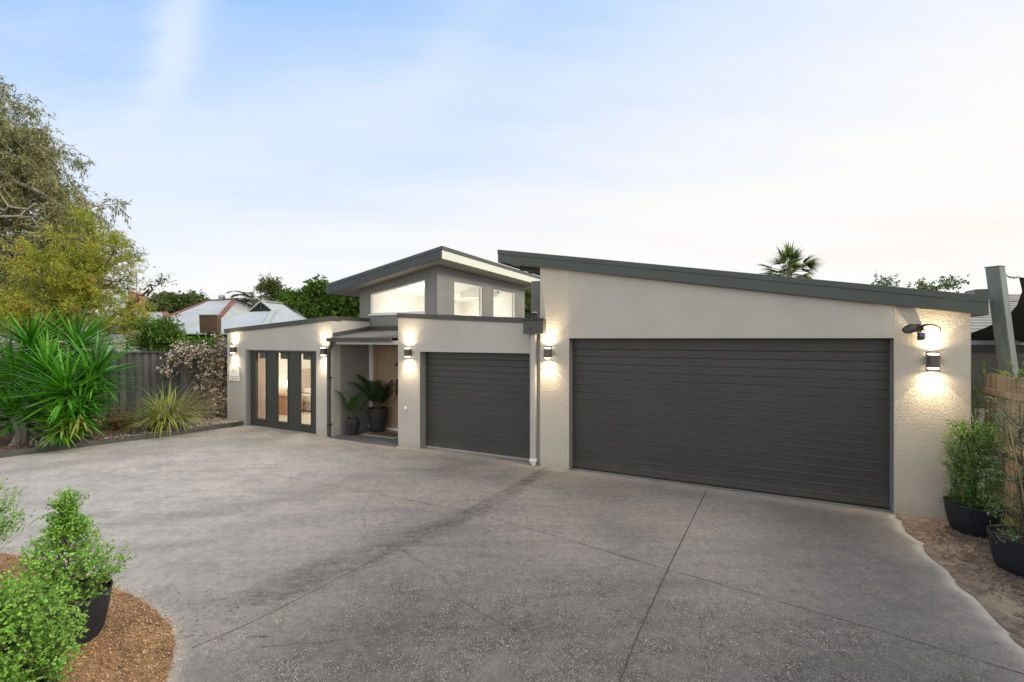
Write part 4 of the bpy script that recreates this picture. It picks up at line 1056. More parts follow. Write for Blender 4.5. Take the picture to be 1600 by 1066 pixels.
b.build('board', [M['plaque'], mat('grey_lettering', (0.2, 0.18, 0.15), 0.6)], t)

# doormat
m0 = (HU(600, 8.75), 8.5)
t = thing('doormat', 'brown doormat with a beige border in front of the oak door', 'doormat', (-8.0, 8.75, 0.014), 'H')
b = MB(); b.box(-8.45, -7.35, 8.45, 9.1, 0.015, 0.026); b.build('border', M['matborder'], t, bevel=0.003)
b = MB(); b.box(-8.33, -7.47, 8.57, 8.98, 0.0265, 0.034); b.build('pile', M['mat'], t, bevel=0.003)

# ------------------------------------------------------------------ potted palms in the porch
def frond(mb, sb, base, d, L, arch, leaf, w, seg=14, vee=0.3):
    d = np.array(d, float); d /= np.linalg.norm(d); p = np.array(base, float); pts = [p.copy()]; ds = [d.copy()]
    for i in range(seg):
        p = p+d*L/seg; d = d+np.array([0, 0, -arch/seg*(0.5+i/seg)]); d /= np.linalg.norm(d); pts.append(p.copy()); ds.append(d.copy())
    pts = np.array(pts); ds = np.array(ds)
    sb.tube(pts, np.linspace(0.006, 0.0015, len(pts))*max(1, L/0.8), 4, cap=False)
    t = np.linspace(0.28, 1, 26); idx = t*seg; i0 = np.minimum(idx.astype(int), seg-1); fr = (idx-i0)[:, None]
    P = pts[i0]*(1-fr)+pts[i0+1]*fr; D = ds[i0]
    S = unit(np.cross(D, np.array([0, 0, 1.0])))
    for s in (1, -1):
        LD = unit(S*s+D*0.7+np.array([0, 0, vee]))
        prof = np.sin(np.clip((t-0.2)/0.85, 0, 1)*math.pi)**0.6
        blade_mesh(mb, P+rng.normal(size=P.shape)*0.002, LD, leaf*(0.35+0.65*prof), w, 0.9+0.3*rng.random(len(P)), seg=4, keel=0.1)
def kentia(org, pot_r, pot_h, n, L, label, facet=False, lm=None, prof=None):
    t = thing('potted_palm', label, 'potted plant', org, 'W')
    z0 = org[2]
    b = MB()
    if facet:
        b.lathe([(0.0, 0), (pot_r*0.62, 0), (pot_r*0.66, pot_h*0.1), (pot_r*1.0, pot_h*0.72), (pot_r*0.8, pot_h), (pot_r*0.72, pot_h), (pot_r*0.72, pot_h*0.85), (0, pot_h*0.85)], org, 8)
    else:
        b.lathe([(0.0, 0), (pot_r*0.66, 0), (pot_r*0.74, pot_h*0.08), (pot_r*0.97, pot_h*0.72), (pot_r, pot_h*0.95), (pot_r*0.98, pot_h), (pot_r*0.88, pot_h), (pot_r*0.86, pot_h*0.85), (0, pot_h*0.85)], org, 40)
    b.build('pot', M['concrete_pot'], t, smooth=not facet)
    b = MB(); b.disc((org[0], org[1], z0+pot_h*0.87), pot_r*0.8); b.build('soil', M['soil'], t)
    sb, mb = MB(), MB()
    for i in range(n):
        a = 2*math.pi*(i+rng.random()*0.6)/n; tilt = 0.15+0.38*rng.random()
        d = (math.cos(a)*tilt, math.sin(a)*tilt, 1.0)
        frond(mb, sb, (org[0]+0.03*math.cos(a), org[1]+0.03*math.sin(a), z0+pot_h*0.86), d, L*(0.75+0.4*rng.random()), 1.5, 0.26*L/0.8, 0.022, vee=0.15)
    for i in range(5):
        a = rng.random()*6.28; r_ = 0.035
        sb.tube([(org[0]+r_*math.cos(a), org[1]+r_*math.sin(a), z0+pot_h*0.86), (org[0]+1.5*r_*math.cos(a), org[1]+1.5*r_*math.sin(a), z0+pot_h*0.86+L*0.35)], [0.012, 0.006], 6)
    sb.build('stem', M['stem'], t, smooth=True); mb.build('fronds', lm or L_kentia, t)
    return t
kentia((*W(590, 0, 11.72)[:2], 0.014), 0.245, 0.62, 13, 1.0, 'dark dense palm in the larger round black pot beside the oak door')
kentia((*W(551.5, 0, 11.35)[:2], 0.014), 0.185, 0.42, 6, 0.85, 'sparse pale green palm in the smaller faceted pot against the porch wall', True, L_kentia2)

# ------------------------------------------------------------------ ribbed pots with shrubs
def pot(t, org, r, h):
    b = MB(); z0 = 0
    prof = [(0.0, 0.0), (r*0.62, 0.0), (r*0.70, 0.008), (r*0.775, 0.03), (r*0.82, 0.065), (r*0.85, 0.10), (r*0.93, h*0.62), (r*0.985, h-0.02), (r, h-0.008), (r*0.995, h), (r*0.955, h), (r*0.94, h-0.02), (r*0.90, h*0.7), (0, h*0.7)]
    b.lathe(prof, org, 280, rib=56, ribd=0.007, ribz=(0.02, h-0.03)); p = b.build('pot', M['pot'], t, smooth=True)
    b = MB(); n = 40
    V = [(org[0], org[1], org[2]+h*0.86)]+[(org[0]+r*0.93*math.cos(2*math.pi*k/n), org[1]+r*0.93*math.sin(2*math.pi*k/n), org[2]+h*0.84+0.01*math.sin(5*k)) for k in range(n)]
    b.add(V, [(0, 1+k, 1+(k+1) % n) for k in range(n)]); b.build('soil', M['soil'], t)
def shrub(org, h_pot, top, radf, nbr, ntw, nlf, leaf_l, leaf_w, leafm, label, group, fine=True, up=0.45, lean=(0, 0), low=0.02, barkm=None, tw=0.10):
    t = thing('potted_shrub', label, 'potted plant', org, 'W', group)
    pot(t, org, 0.275, h_pot)
    sb, cb = MB(), MB(); zs = org[2]+h_pot*0.85
    H = top-(zs)
    base = np.array([org[0], org[1], zs])
    def axis_(f): return base+np.stack([lean[0]*f, lean[1]*f, H*f], -1) if np.ndim(f) else base+np.array([lean[0]*f, lean[1]*f, H*f])
    lead = np.array([axis_(f)+np.array([0.012*math.sin(9*f), 0.012*math.cos(7*f)-0.012, 0]) for f in np.linspace(0, 0.96, 10)])
    sb.tube(lead, np.linspace(0.012, 0.003, 10), 6)
    for k in range(3):
        a = rng.random()*6.28
        q = np.array([axis_(f)+np.array([math.cos(a), math.sin(a), 0])*0.12*f for f in np.linspace(0, 0.7, 6)]); sb.tube(q, np.linspace(0.009, 0.003, 6), 5)
    f = low+(0.97-low)*rng.random(nbr)**0.95; a = rng.random(nbr)*2*math.pi
    rr = radf(f)*(0.45+0.62*rng.random(nbr)**0.6)
    A = axis_(np.maximum(0, f-0.10-0.12*rng.random(nbr)))
    out = np.stack([np.cos(a), np.sin(a), np.zeros(nbr)], -1)
    B = axis_(f)+out*rr[:, None]; B[:, 2] += up*0.12*rng.random(nbr)
    Mid = (A+B)/2+out*rr[:, None]*0.12-np.array([0, 0, 0.03])
    sticks(sb, A, Mid, 0.0042, 0.003); sticks(sb, Mid, B, 0.003, 0.0016)
    n = nbr*ntw; bi = np.repeat(np.arange(nbr), ntw); tt = (0.25+0.75*rng.random(n))[:, None]
    TA = np.where(tt < 0.5, A[bi]*(1-2*tt)+Mid[bi]*2*tt, Mid[bi]*(2-2*tt)+B[bi]*(2*tt-1))
    TD = unit(out[bi]*0.5+rdir(n)*0.8+np.array([0, 0, up]))
    tl = tw*(0.5+0.9*rng.random(n))
    TB = TA+TD*tl[:, None]; sticks(sb, TA, TB, 0.0016, 0.0009)
    m = n*nlf; li = np.repeat(np.arange(n), nlf); u_ = (0.1+0.95*rng.random(m))[:, None]
    P = TA[li]+(TB-TA)[li]*u_
    D = unit(TD[li]*0.5+rdir(m)+np.array([0, 0, 0.15]))
    # leaves turn their faces to the sky
    S = unit(np.cross(D, np.array([0, 0, 1.0])+rdir(m)*0.55))
    leaf_mesh(cb, P, D, leaf_l*(0.6+0.7*rng.random(m)), leaf_w*(0.65+0.6*rng.random(m)), fine=fine, S=S, fold=0.12)
    k = nbr*2 if leafm is not L_olive else nbr//2; f2 = low+(0.98-low)*rng.random(k); a2 = rng.random(k)*2*math.pi   # pale new growth at the twig ends
    o2 = np.stack([np.cos(a2), np.sin(a2), np.zeros(k)], -1); T0 = axis_(f2)+o2*(radf(f2)*(0.75+0.35*rng.random(k)))[:, None]
    D0 = unit(o2*0.6+rdir(k)*0.5+np.array([0, 0, 0.9])); T1 = T0+D0*0.07; sticks(sb, T0-D0*0.05, T1, 0.0012, 0.0007)
    l2 = np.repeat(np.arange(k), 6); P2 = T0[l2]+(T1-T0)[l2]*rng.random(len(l2))[:, None]; D2 = unit(D0[l2]+rdir(len(l2)))
    nb = MB(); leaf_mesh(nb, P2, D2, leaf_l*0.8, leaf_w*0.75, fine=fine)
    sb.build('stem', barkm or M['bark_dark'], t, smooth=True); cb.build('foliage', leafm, t); nb.build('new_growth', L_new if leafm is L_pitt else leafm, t)
    return t
def cone(fs, rs):
    return lambda f: np.interp(f, fs, rs)
GL = 'potted shrubs in the round mulch bed'
PA = (*W(104, 0, 3.56)[:2], 0.035)
shrub(PA, 0.37, 1.17, cone([0, 0.12, 0.3, 0.5, 0.65, 0.8, 1], [0.27, 0.37, 0.33, 0.20, 0.09, 0.03, 0.005]), 125, 7, 9, 0.022, 0.015, L_pitt,
      'cone-shaped bright green shrub in a ribbed black pot, whole in the lower left', GL, lean=(0.0, 0))
PB = (*W(-8, 0, 2.62)[:2], 0.035)
shrub(PB, 0.37, 0.93, cone([0, 0.2, 0.45, 0.7, 0.9, 1], [0.28, 0.37, 0.35, 0.27, 0.15, 0.05]), 170, 8, 9, 0.022, 0.016, L_pitt,
      'nearest green shrub, cut by the bottom left corner with only its pot rim in view', GL)
PC = (*W(-74, 0, 4.3)[:2], 0.035)
shrub(PC, 0.37, 1.16, cone([0, 0.2, 0.45, 0.7, 0.9, 1], [0.34, 0.50, 0.46, 0.32, 0.15, 0.05]), 150, 8, 9, 0.022, 0.015, L_pitt,
      'farthest potted green shrub, only its right side showing at the left picture edge', GL)
GR = 'potted plants along the paling fence'
PD = (*W(1521, 0, 5.58)[:2], 0.035)
shrub(PD, 0.36, 1.40, cone([0, 0.1, 0.5, 0.85, 1], [0.20, 0.22, 0.23, 0.24, 0.15]), 150, 8, 9, 0.021, 0.012, L_pitt2,
      'dark leafy column shrub in the ribbed pot against the garage wall', GR, tw=0.09)
PE = (*W(1602, 0, 4.62)[:2], 0.035)
te = shrub(PE, 0.37, 1.80, cone([0, 0.1, 0.4, 0.8, 1], [0.18, 0.26, 0.30, 0.26, 0.10]), 44, 6, 7, 0.045, 0.011, L_olive,
      'loose staked olive in the nearer ribbed pot on the right', GR, tw=0.16, lean=(-0.08, 0.0))
te['category'] = 'potted plant'
b = MB(); b.tube([(PE[0]-0.02, PE[1]-0.05, 0.3), (PE[0]-0.10, PE[1]-0.08, 0.8), (PE[0]-0.22, PE[1]-0.05, 1.55)], [0.008, 0.007, 0.007], 8); b.build('stake', mat('pale_stake', (0.42, 0.29, 0.17), 0.8, 0.2, 8), te)

# ------------------------------------------------------------------ left fence
FY = 13.45
t = thing('timber_fence', 'tall charcoal paling fence with capping behind the garden bed', 'fence', (-13, FY, 0), 'W')
b = MB(); x = -22.0; k = 0
while x < -8.28:
    w = 0.15; zt_ = 1.99+0.0*rng.random()
    b.box(x, x+w*0.9, FY+(0.0 if k % 2 else 0.022)+rng.random()*0.003, FY+0.02+(0 if k % 2 else 0.022), 0.0, zt_-0.004*rng.random()); x += w*0.78; k += 1
b.build('palings', M['fence_dark'], t, bevel=0.003)
b = MB(); b.box(-22, -8.25, FY-0.03, FY+0.09, 1.995, 2.035); b.build('capping', M['fence_dark'], t, bevel=0.004)
b = MB(); b.box(-22, -8.25, FY+0.045, FY+0.08, 1.5, 1.6); b.box(-22, -8.25, FY+0.045, FY+0.08, 0.4, 0.5); b.build('rail', M['fence_dark'], t)
for px in (-300, 179, 330):
    X_ = W(px, 0, FY)[0]; b = MB(); b.box(X_-0.06, X_+0.06, FY-0.085, FY-0.032, 0, 2.10); b.build('post', M['fence_dark'], t, bevel=0.012)

# right paling fence
t = thing('timber_fence', 'pale weathered paling fence with exposed rails behind the right pots', 'fence', (2.98, 5, 0), 'H')
b = MB(); v = 1.0; k = 0
while v < 8.46:
    b.box(3.03+rng.random()*0.004, 3.046+rng.random()*0.003, v, v+0.098, 0.05, 1.93+0.012*rng.normal()); v += 0.113
b.build('palings', M['fence_tan'], t, bevel=0.002)
for z in (0.30, 1.0, 1.70):
    b = MB(); b.box(2.985, 3.028, 1.0, 8.5, z-0.04, z+0.04); b.build('rail', M['fence_tan'], t, bevel=0.003)
b = MB(); b.box(3.0, 3.028, 1.0, 8.5, 0.03, 0.16); b.build('plinth', mat('yellow_plinth', (0.5, 0.33, 0.12), 0.8, 0.2, 4), t)

# ------------------------------------------------------------------ right-hand neighbour, post, sail
pb = np.array(W(1576, 0, 6.25)); ptp = np.array(W(1554.5, 0, 6.25))
t = thing('steel_post', 'leaning grey-green square steel post holding the shade sail', 'post', (pb[0], 6.25, 0), 'W')
pt = (ptp[0], 6.25, 3.385)
hw = 0.074
def lerp(z): return pt[0]+(pb[0]+0.0-pt[0])*(3.385-z)/(3.385-1.95)
x0_ = lerp(0)
b = MB()
rr_ = R(20); c_, s_ = math.cos(rr_)*hw, math.sin(rr_)*hw
cr = [(-c_+s_, -s_-c_), (c_+s_, s_-c_), (c_-s_, s_+c_), (-c_-s_, -s_+c_)]
b.hexa([(x0_+a, 6.25+d, 0) for a, d in cr], [(pt[0]+a, 6.25+d, pt[2]) for a, d in cr]); b.build('shaft', M['steel'], t, bevel=0.008)
b = MB(); b.hexa([(pt[0]+a*1.06, 6.25+d*1.06, pt[2]+0.001) for a, d in cr], [(pt[0]+a*1.06, 6.25+d*1.06, pt[2]+0.012) for a, d in cr]); b.build('cap', M['steel'], t)
A_ = np.array(W(1592, 433, 6.3)); S_ = np.array([pt[0]+0.085, 6.23, 3.30])
b = MB(); nl = 8
for i in range(nl):
    t0 = i/nl; t1 = (i+1)/nl; p = S_+(A_-S_)*t0; q = S_+(A_-S_)*t1; sag = -0.03*math.sin(math.pi*(t0+t1)/2)
    c = (p+q)/2+np.array([0, 0, sag]); d = unit((q-p)[None])[0]; n_ = np.array([0, 0, 1.0]) if i % 2 else np.array([0, 1.0, 0]); n_ = n_-d*np.dot(n_, d); n_ /= np.linalg.norm(n_)
    L_ = np.linalg.norm(q-p)*0.68
    b.tube([c+d*L_*math.cos(a)+n_*0.013*math.sin(a) for a in np.linspace(0, 2*math.pi, 13)], 0.0042, 6, cap=False)
tag(b.build('chain', M['steel'], org=tuple(S_)), 'short steel chain from the leaning post to the sail corner', 'chain')
# sail: triangle with hollow edges
Bp = np.array(W(1475, 533, 14.0)); Cp = np.array([15.5, 6.8, 2.55])
edge = np.array([A_, W(1597, 455, 7.3), W(1589, 477, 8.6), W(1571, 497, 10.0), W(1540, 512, 11.6), W(1508, 524, 13.0), Bp])
tt_ = np.linspace(0, len(edge)-1, 40); k0 = np.minimum(tt_.astype(int), len(edge)-2); fr_k = (tt_-k0)[:, None]
fr_k = fr_k*fr_k*(3-2*fr_k)*0.35+fr_k*0.65
Ec = edge[k0]*(1-fr_k)+edge[k0+1]*fr_k
mb = MB(); m_ = 16; V = []
for q in Ec:
    for i in range(m_+1):
        s_ = i/m_*0.995; V.append(q*(1-s_)+Cp*s_+np.array([0, 0, -0.12*math.sin(math.pi*s_)]))
mb.add(V, [(r*(m_+1)+c, r*(m_+1)+c+1, (r+1)*(m_+1)+c+1, (r+1)*(m_+1)+c) for r in range(39) for c in range(m_)])
sail = mb.build('shade_sail', M['sail'], org=tuple(A_), smooth=True)
s_m = sail.modifiers.new('cloth', 'SOLIDIFY'); s_m.thickness = 0.004
tag(sail, 'black shade sail stretched above the neighbouring yard', 'shade sail')
t = thing('neighbour_house', 'dark walled neighbouring building with grey tiled roof under the shade sail', 'house', (20, 16, 0), 'W')
b = MB(); b.box(14.6, 30, 16, 22, 0, 2.62); b.build('wall', M['darkwall'], t)
b = MB()
for i in range(16):
    Y0 = 15.4+i*0.34; z0 = 2.62+i*0.115; b.hexa([(13.6, Y0, z0-0.02), (30.5, Y0, z0-0.02), (30.5, Y0+0.36, z0+0.07), (13.6, Y0+0.36, z0+0.07)], [(13.6, Y0, z0+0.045), (30.5, Y0, z0+0.045), (30.5, Y0+0.36, z0+0.115), (13.6, Y0+0.36, z0+0.115)])
b.build('roof', M['rooftile'], t)
b = MB(); b.box(15.6, 18.2, 15.95, 15.99, 0.6, 1.9); b.build('window', M['black'], t)
t = thing('pergola', 'pergola with a blue-grey beam crossing behind the leaning post', 'pergola', (16, 12.5, 0), 'W')
b = MB(); b.hexa([(12.0, 12.4, 2.245), (24, 11.6, 2.285), (24, 11.7, 2.285), (12.0, 12.5, 2.245)], [(12.0, 12.4, 2.36), (24, 11.6, 2.41), (24, 11.7, 2.41), (12.0, 12.5, 2.36)]); b.build('beam', M['bluebeam'], t)
for X_ in (12.1, 23.5):
    b = MB(); b.box(X_, X_+0.1, 12.45 if X_ < 15 else 11.66, 12.55 if X_ < 15 else 11.76, 0, 2.245); b.build('post', M['darkwall'], t)
b = MB(); b.tube([H2W(2.83, 8.0, RT(2.8)-0.06), W(1590, 471, 7.5), W(1660, 474, 10.0)], 0.006, 6); tag(b.build('overhead_cable', M['black']), 'thin dark cable running right from the garage roof end', 'cable')

# ------------------------------------------------------------------ houses beyond the left fence
def corr_face(mb, quad, pitch=0.35, amp=0.012, mi=0):
    """quad a-b (eave), d-c (ridge): ribs run eave to ridge"""
    a, b2, c, d = [np.array(q, float) for q in quad]
    L = np.linalg.norm(b2-a); n = max(4, int(L/pitch*4))
    nr = np.cross(b2-a, d-a); nr /= np.linalg.norm(nr)
    if nr[2] < 0: nr = -nr
    t = np.linspace(0, 1, n+1)[:, None]
    off = np.array([amp*(1 if (k % 4) in (1,) else 0) for k in range(n+1)])[:, None]*nr
    lo = a+(b2-a)*t+off; hi = d+(c-d)*t+off
    m = n+1
    mb.add(np.concatenate([lo, hi]), [(k, k+1, m+k+1, m+k) for k in range(n)], mi)
def K(p, s=1.5): return (p[0]*s, p[1]*s, EYE+(p[2]-EYE)*s)
def capb(mb, p, q, w=0.12, h=0.04):
    p = np.array(p); q = np.array(q); d = unit((q-p)[None])[0]; s_ = np.cross(d, (0, 0, 1.0)); s_ /= np.linalg.norm(s_); u_ = np.cross(s_, d)
    mb.obox((p+q)/2+u_*0.02, (q-p)/2, s_*w/2, u_*h/2)
# rusty roof house
t = thing('neighbour_house', 'old house with rust-streaked iron hip roof beyond the fence', 'house', (-30, 45, 0), 'W')
r0_, r1_ = K(W(326, 470, 31)), K(W(368, 467, 31))
zE = K((0, 0, 2.8))[2]
FL_, FR_ = K((-21.9, 26, 2.8)), K((-17.45, 26, 2.8)); BR_, BL_ = K((-15.0, 34.5, 2.8)), K((-22.6, 35, 2.8))
b = MB(); corr_face(b, (FL_, FR_, r1_, r0_), 0.5, 0.03); corr_face(b, (FR_, BR_, r1_, r1_), 0.5, 0.03); corr_face(b, (BR_, BL_, r0_, r1_), 0.5, 0.03); corr_face(b, (BL_, FL_, r0_, r0_), 0.5, 0.03)
rf = b.build('roof', M['galv'], t)
b = MB()
for p, q in ((FL_, r0_), (r0_, r1_), (FR_, r1_), (BR_, r1_)): capb(b, p, q, 0.42, 0.10)
b.build('ridge_capping', M['rust'], rf)
vb_ = K(W(347.5, 464.5, 31)); b = MB(); b.lathe([(0.0, 0.6), (0.25, 0.55), (0.33, 0.35), (0.28, 0.2), (0.2, 0.15), (0.2, -0.2)], (vb_[0], vb_[1]-0.1, vb_[2]-0.35), 16); b.build('roof_vent', M['galv'], rf, smooth=True)
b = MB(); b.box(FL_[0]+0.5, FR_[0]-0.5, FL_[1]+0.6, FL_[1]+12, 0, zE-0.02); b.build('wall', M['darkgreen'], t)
b = MB(); b.box(FL_[0]-0.1, FR_[0]+0.1, FL_[1]-0.15, FL_[1], zE-0.10, zE+0.04); b.build('gutter', M['palegreen'], t)
t = thing('neighbour_house', 'pinkish rusted low iron roof far left behind the yellow-green tree', 'house', (-42, 50, 0), 'W')
a0, a1, a2, a3 = W(228, 503, 46), W(268, 504, 46), W(258, 488, 52), W(215, 487, 52)
b = MB(); corr_face(b, (W(150, 506, 46), a1, a2, W(160, 486, 52)), 0.5, 0.03); rf = b.build('roof', M['galv'], t)
b = MB(); capb(b, a1, a2, 0.5, 0.1); capb(b, W(160, 486, 52), a2, 0.4, 0.1); b.build('ridge_capping', M['rust'], rf)
b = MB(); b.box(a0[0]-6, a1[0]-0.3, 46.4, 56, 0, a0[2]-0.05); b.build('wall', M['palegreen'], t)
b = MB(); cx, cy, cz = W(208, 462, 54); b.box(cx-0.6, cx+0.6, cy, cy+1, cz-3, cz+0.4); b.build('chimney', mat('brick_chimney', (0.45, 0.2, 0.12), 0.9, 0.2, 3), t)
b = MB(); b.tube([(cx, cy+.5, cz+.4), (cx, cy+.5, cz+3.2)], 0.03, 6); b.build('aerial', M['black'], t)
# white roof with gablet
t = thing('neighbour_house', 'pale corrugated roof with a small dark green gablet, right behind the left wing', 'house', (-16.5, 30, 0), 'W')
AP, RE = K(W(409, 471, 20)), K(W(462, 476.5, 23))
GLc, GRc = K(W(388, 488, 19.9)), K(W(427.5, 486, 19.9))
fl, fr_, br_, bl_ = K((-12.6, 17, 2.7)), K((-9.35, 17, 2.7)), K((-8.2, 26.5, 2.7)), K((-13, 26, 2.7))
b = MB(); corr_face(b, (fl, fr_, GRc, GLc), 0.4, 0.025)
corr_face(b, (fr_, br_, RE, GRc), 0.4, 0.025); corr_face(b, (GRc, RE, RE, AP), 0.4, 0.02)
b.add([fl, GLc, AP, RE, bl_], [(0, 1, 2, 3, 4)]); b.add([bl_, RE, br_], [(0, 1, 2)])
rf = b.build('roof', M['galvclean'], t)
b = MB()
for p, q in ((fl, GLc), (fr_, GRc), (AP, RE), (RE, br_), (AP, GRc), (AP, GLc)): capb(b, p, q, 0.32, 0.07)
b.build('ridge_capping', M['palegreen'], rf)
b = MB(); g1, g2, g3 = [np.array(q)+np.array([0, 0.12, 0]) for q in (GLc, GRc, AP)]; b.add([g1, g2, g3, g1+(0, .1, 0), g2+(0, .1, 0), g3+(0, .1, 0)], [(0, 1, 2), (5, 4, 3), (0, 3, 4, 1), (1, 4, 5, 2), (2, 5, 3, 0)]); b.build('gablet', M['darkgreen'], rf)
b = MB(); b.tube([(AP[0], AP[1]-0.12, AP[2]-0.5), (AP[0], AP[1]-0.12, AP[2]+0.5)], [0.05, 0.03], 8); b.build('finial', M['darkgreen'], rf)
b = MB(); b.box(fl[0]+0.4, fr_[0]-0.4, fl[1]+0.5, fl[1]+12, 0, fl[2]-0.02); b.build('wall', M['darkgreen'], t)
b = MB(); b.box(fl[0]-0.1, fr_[0]+0.1, fl[1]-0.14, fl[1], fl[2]-0.12, fl[2]+0.02); b.build('gutter', M['palegreen'], t)
# rusted flue box
t = thing('flue_box', 'rusty brown steel box on a dark post above the flowering vine', 'flue', (*W(326, 0, 17)[:2], 0), 'W')
x_, y_, zt2 = W(325.5, 492.5, 17); zb2 = W(0, 520.5, 17)[2]
b = MB(); b.hexa([(x_-0.32, y_, zb2), (x_+0.33, y_, zb2), (x_+0.23, y_+0.4, zb2), (x_-0.42, y_+0.4, zb2)], [(x_-0.35, y_, zt2), (x_+0.33, y_, zt2), (x_+0.23, y_+0.4, zt2), (x_-0.45, y_+0.4, zt2)]); b.build('box', M['corten'], t, bevel=0.01)
b = MB(); b.box(x_-0.37, x_+0.35, y_-0.02, y_+0.01, zt2+0.001, zt2+0.025); b.build('lid', M['palegreen'], t)
b = MB(); b.box(x_-0.12, x_+0.2, y_+0.1, y_+0.35, 0, zb2-0.001); b.build('post', M['black'], t)
t = thing('garden_shed', 'shed with under-eave shade put into its dark wall, between the fence and the iron roofs', 'shed', (*W(290, 0, 19)[:2], 0), 'W')
x_ = W(252, 0, 20)[0]; x2_ = W(420, 0, 20)[0]; zs_ = W(0, 523, 20)[2]
b = MB(); b.box(x_, x2_, 20, 22, 0, zs_); b.build('wall', M['darkwall'], t)  # near-black wall colour stands in for the shade under the eaves
b = MB(); b.hexa([(x_-0.2, 19.8, zs_), (x2_, 19.8, zs_), (x2_, 22.2, zs_), (x_-0.2, 22.2, zs_)], [(x_-0.2, 19.8, zs_+0.05), (x2_, 19.8, zs_+0.05), (x2_, 22.2, zs_+0.22), (x_-0.2, 22.2, zs_+0.22)]); b.build('roof', M['palegreen'], t)

# ------------------------------------------------------------------ trees
def EL(px, py, Y, r, ry=None, rz=None):
    c = W(px, py, Y); k = Y/F
    return (c[0], c[1], c[2], r*k, (ry or r)*k, (rz or r*0.8)*k)
def PT(px, py, Y): return W(px, py, Y)
# big gum at the left
Yg = 18.5
t = thing('gum_tree', 'tall olive-brown gum tree filling the left edge behind the fence', 'tree', (*PT(-90, 0, Yg)[:2], 0), 'W')
bx, by = PT(-90, 0, Yg)[:2]
ells = [EL(-60, 260, Yg, 130), EL(10, 190, Yg, 62, 80), EL(-70, 150, Yg, 90), EL(60, 222, Yg, 36, 50, 26), EL(35, 250, Yg, 70), EL(95, 258, Yg, 38, 50, 26), EL(60, 300, Yg, 75), EL(120, 315, Yg, 44, 60, 36),
        EL(150, 340, Yg, 24, 40, 26), EL(30, 380, Yg, 95), EL(118, 360, Yg, 62), EL(140, 330, Yg, 34, 50, 28), EL(0, 450, Yg, 95), EL(90, 440, Yg, 75), EL(-80, 400, Yg, 130)]
limbs = [([(bx, by, 0), (bx+0.3, by, 3), PT(-60, 350, Yg)], 0.38, 0.24), ([PT(-70, 390, Yg), PT(0, 290, Yg-0.5), PT(60, 298, Yg-.6), PT(120, 335, Yg)], 0.15, 0.03),
         ([PT(-60, 350, Yg), PT(-30, 250, Yg), PT(0, 170, Yg)], 0.2, 0.04), ([PT(-70, 400, Yg), PT(0, 400, Yg-0.5), PT(70, 370, Yg), PT(110, 355, Yg)], 0.12, 0.03),
         ([PT(-30, 280, Yg), PT(30, 250, Yg), PT(85, 235, Yg)], 0.1, 0.02), ([PT(-60, 430, Yg), PT(10, 470, Yg-0.6), PT(80, 470, Yg)], 0.1, 0.03), ([PT(-60, 350, Yg), PT(-10, 340, Yg-1.2), PT(50, 340, Yg-1.0)], 0.1, 0.03),
         ([PT(-50, 330, Yg), PT(0, 325, Yg-1.6), PT(55, 318, Yg-1.4)], 0.09, 0.03)]
crown(ells, limbs, 440, 15, 15, 0.60, 0.19, 0.038, droop=0.5, leafm=L_gum, barkm=M['bark'], parent=t, rb=0.032, shell=0.25)
# grevillea / yellow-green tree
Yb = 15.6
t = thing('flowering_gum', 'yellow-green feathery tree with twisted dark trunk just behind the fence', 'tree', (*PT(105, 0, Yb)[:2], 0), 'W')
bx, by = PT(100, 0, Yb)[:2]
ells = [EL(150, 355, Yb, 22, 40, 18), EL(125, 395, Yb, 48), EL(165, 385, Yb, 34, 50, 26), EL(80, 420, Yb, 55), EL(195, 400, Yb, 22, 40, 15), EL(205, 425, Yb, 14, 30, 20), EL(140, 440, Yb, 48), EL(60, 470, Yb, 60), EL(170, 480, Yb, 48, 60, 40), EL(110, 500, Yb, 58, 60, 45),
        EL(205, 490, Yb, 34, 50, 30), EL(190, 520, Yb, 52, 60, 24), EL(30, 500, Yb, 60)]
limbs = [([(bx, by, 0), PT(115, 545, Yb), PT(118, 515, Yb), PT(133, 490, Yb)], 0.16, 0.10), ([PT(133, 490, Yb), PT(127, 450, Yb), PT(135, 435, Yb), PT(165, 412, Yb), PT(178, 395, Yb)], 0.085, 0.02),
         ([PT(130, 470, Yb), PT(120, 430, Yb), PT(140, 380, Yb)], 0.07, 0.02), ([PT(118, 515, Yb), PT(150, 505, Yb), PT(195, 490, Yb), PT(215, 466, Yb), PT(232, 452, Yb), PT(247, 441, Yb), PT(259, 437, Yb)], 0.08, 0.012),
         ([PT(118, 520, Yb), PT(90, 490, Yb), PT(60, 450, Yb)], 0.08, 0.02), ([PT(128, 468, Yb), PT(150, 455, Yb), PT(180, 440, Yb), PT(205, 430, Yb)], 0.05, 0.012), ([PT(130, 520, Yb), PT(160, 525, Yb), PT(190, 520, Yb)], 0.06, 0.02)]
ex = [PT(258, 437, Yb), PT(250, 441, Yb), PT(232, 448, Yb), PT(205, 440, Yb), PT(215, 395, Yb), PT(200, 452, Yb)]
crown(ells, limbs, 270, 14, 17, 0.42, 0.12, 0.018, droop=0.15, leafm=L_grev, barkm=M['bark_dark'], parent=t, rb=0.016, shell=0.2)
for (px, py) in ((66, 503), (71, 497), (79, 519), (76, 524), (122, 483), (145, 486), (88, 521), (210, 452)):
    mb = MB(); c = np.array(PT(px, py, Yb-1.3)); n = 60; D = rdir(n); leaf_mesh(mb, c+D*0.01, D, 0.05, 0.010); mb.build('flower', L_red, t)
mb = MB(); sb = MB()
for c in ex:
    n = 26; P = np.array(c)+rng.normal(size=(n, 3))*0.16; leaf_mesh(mb, P, rdir(n)+np.array([0, 0, -0.4]), 0.13, 0.035)
    sticks(sb, np.repeat(np.array(c)[None], n, 0), P, 0.005, 0.002)
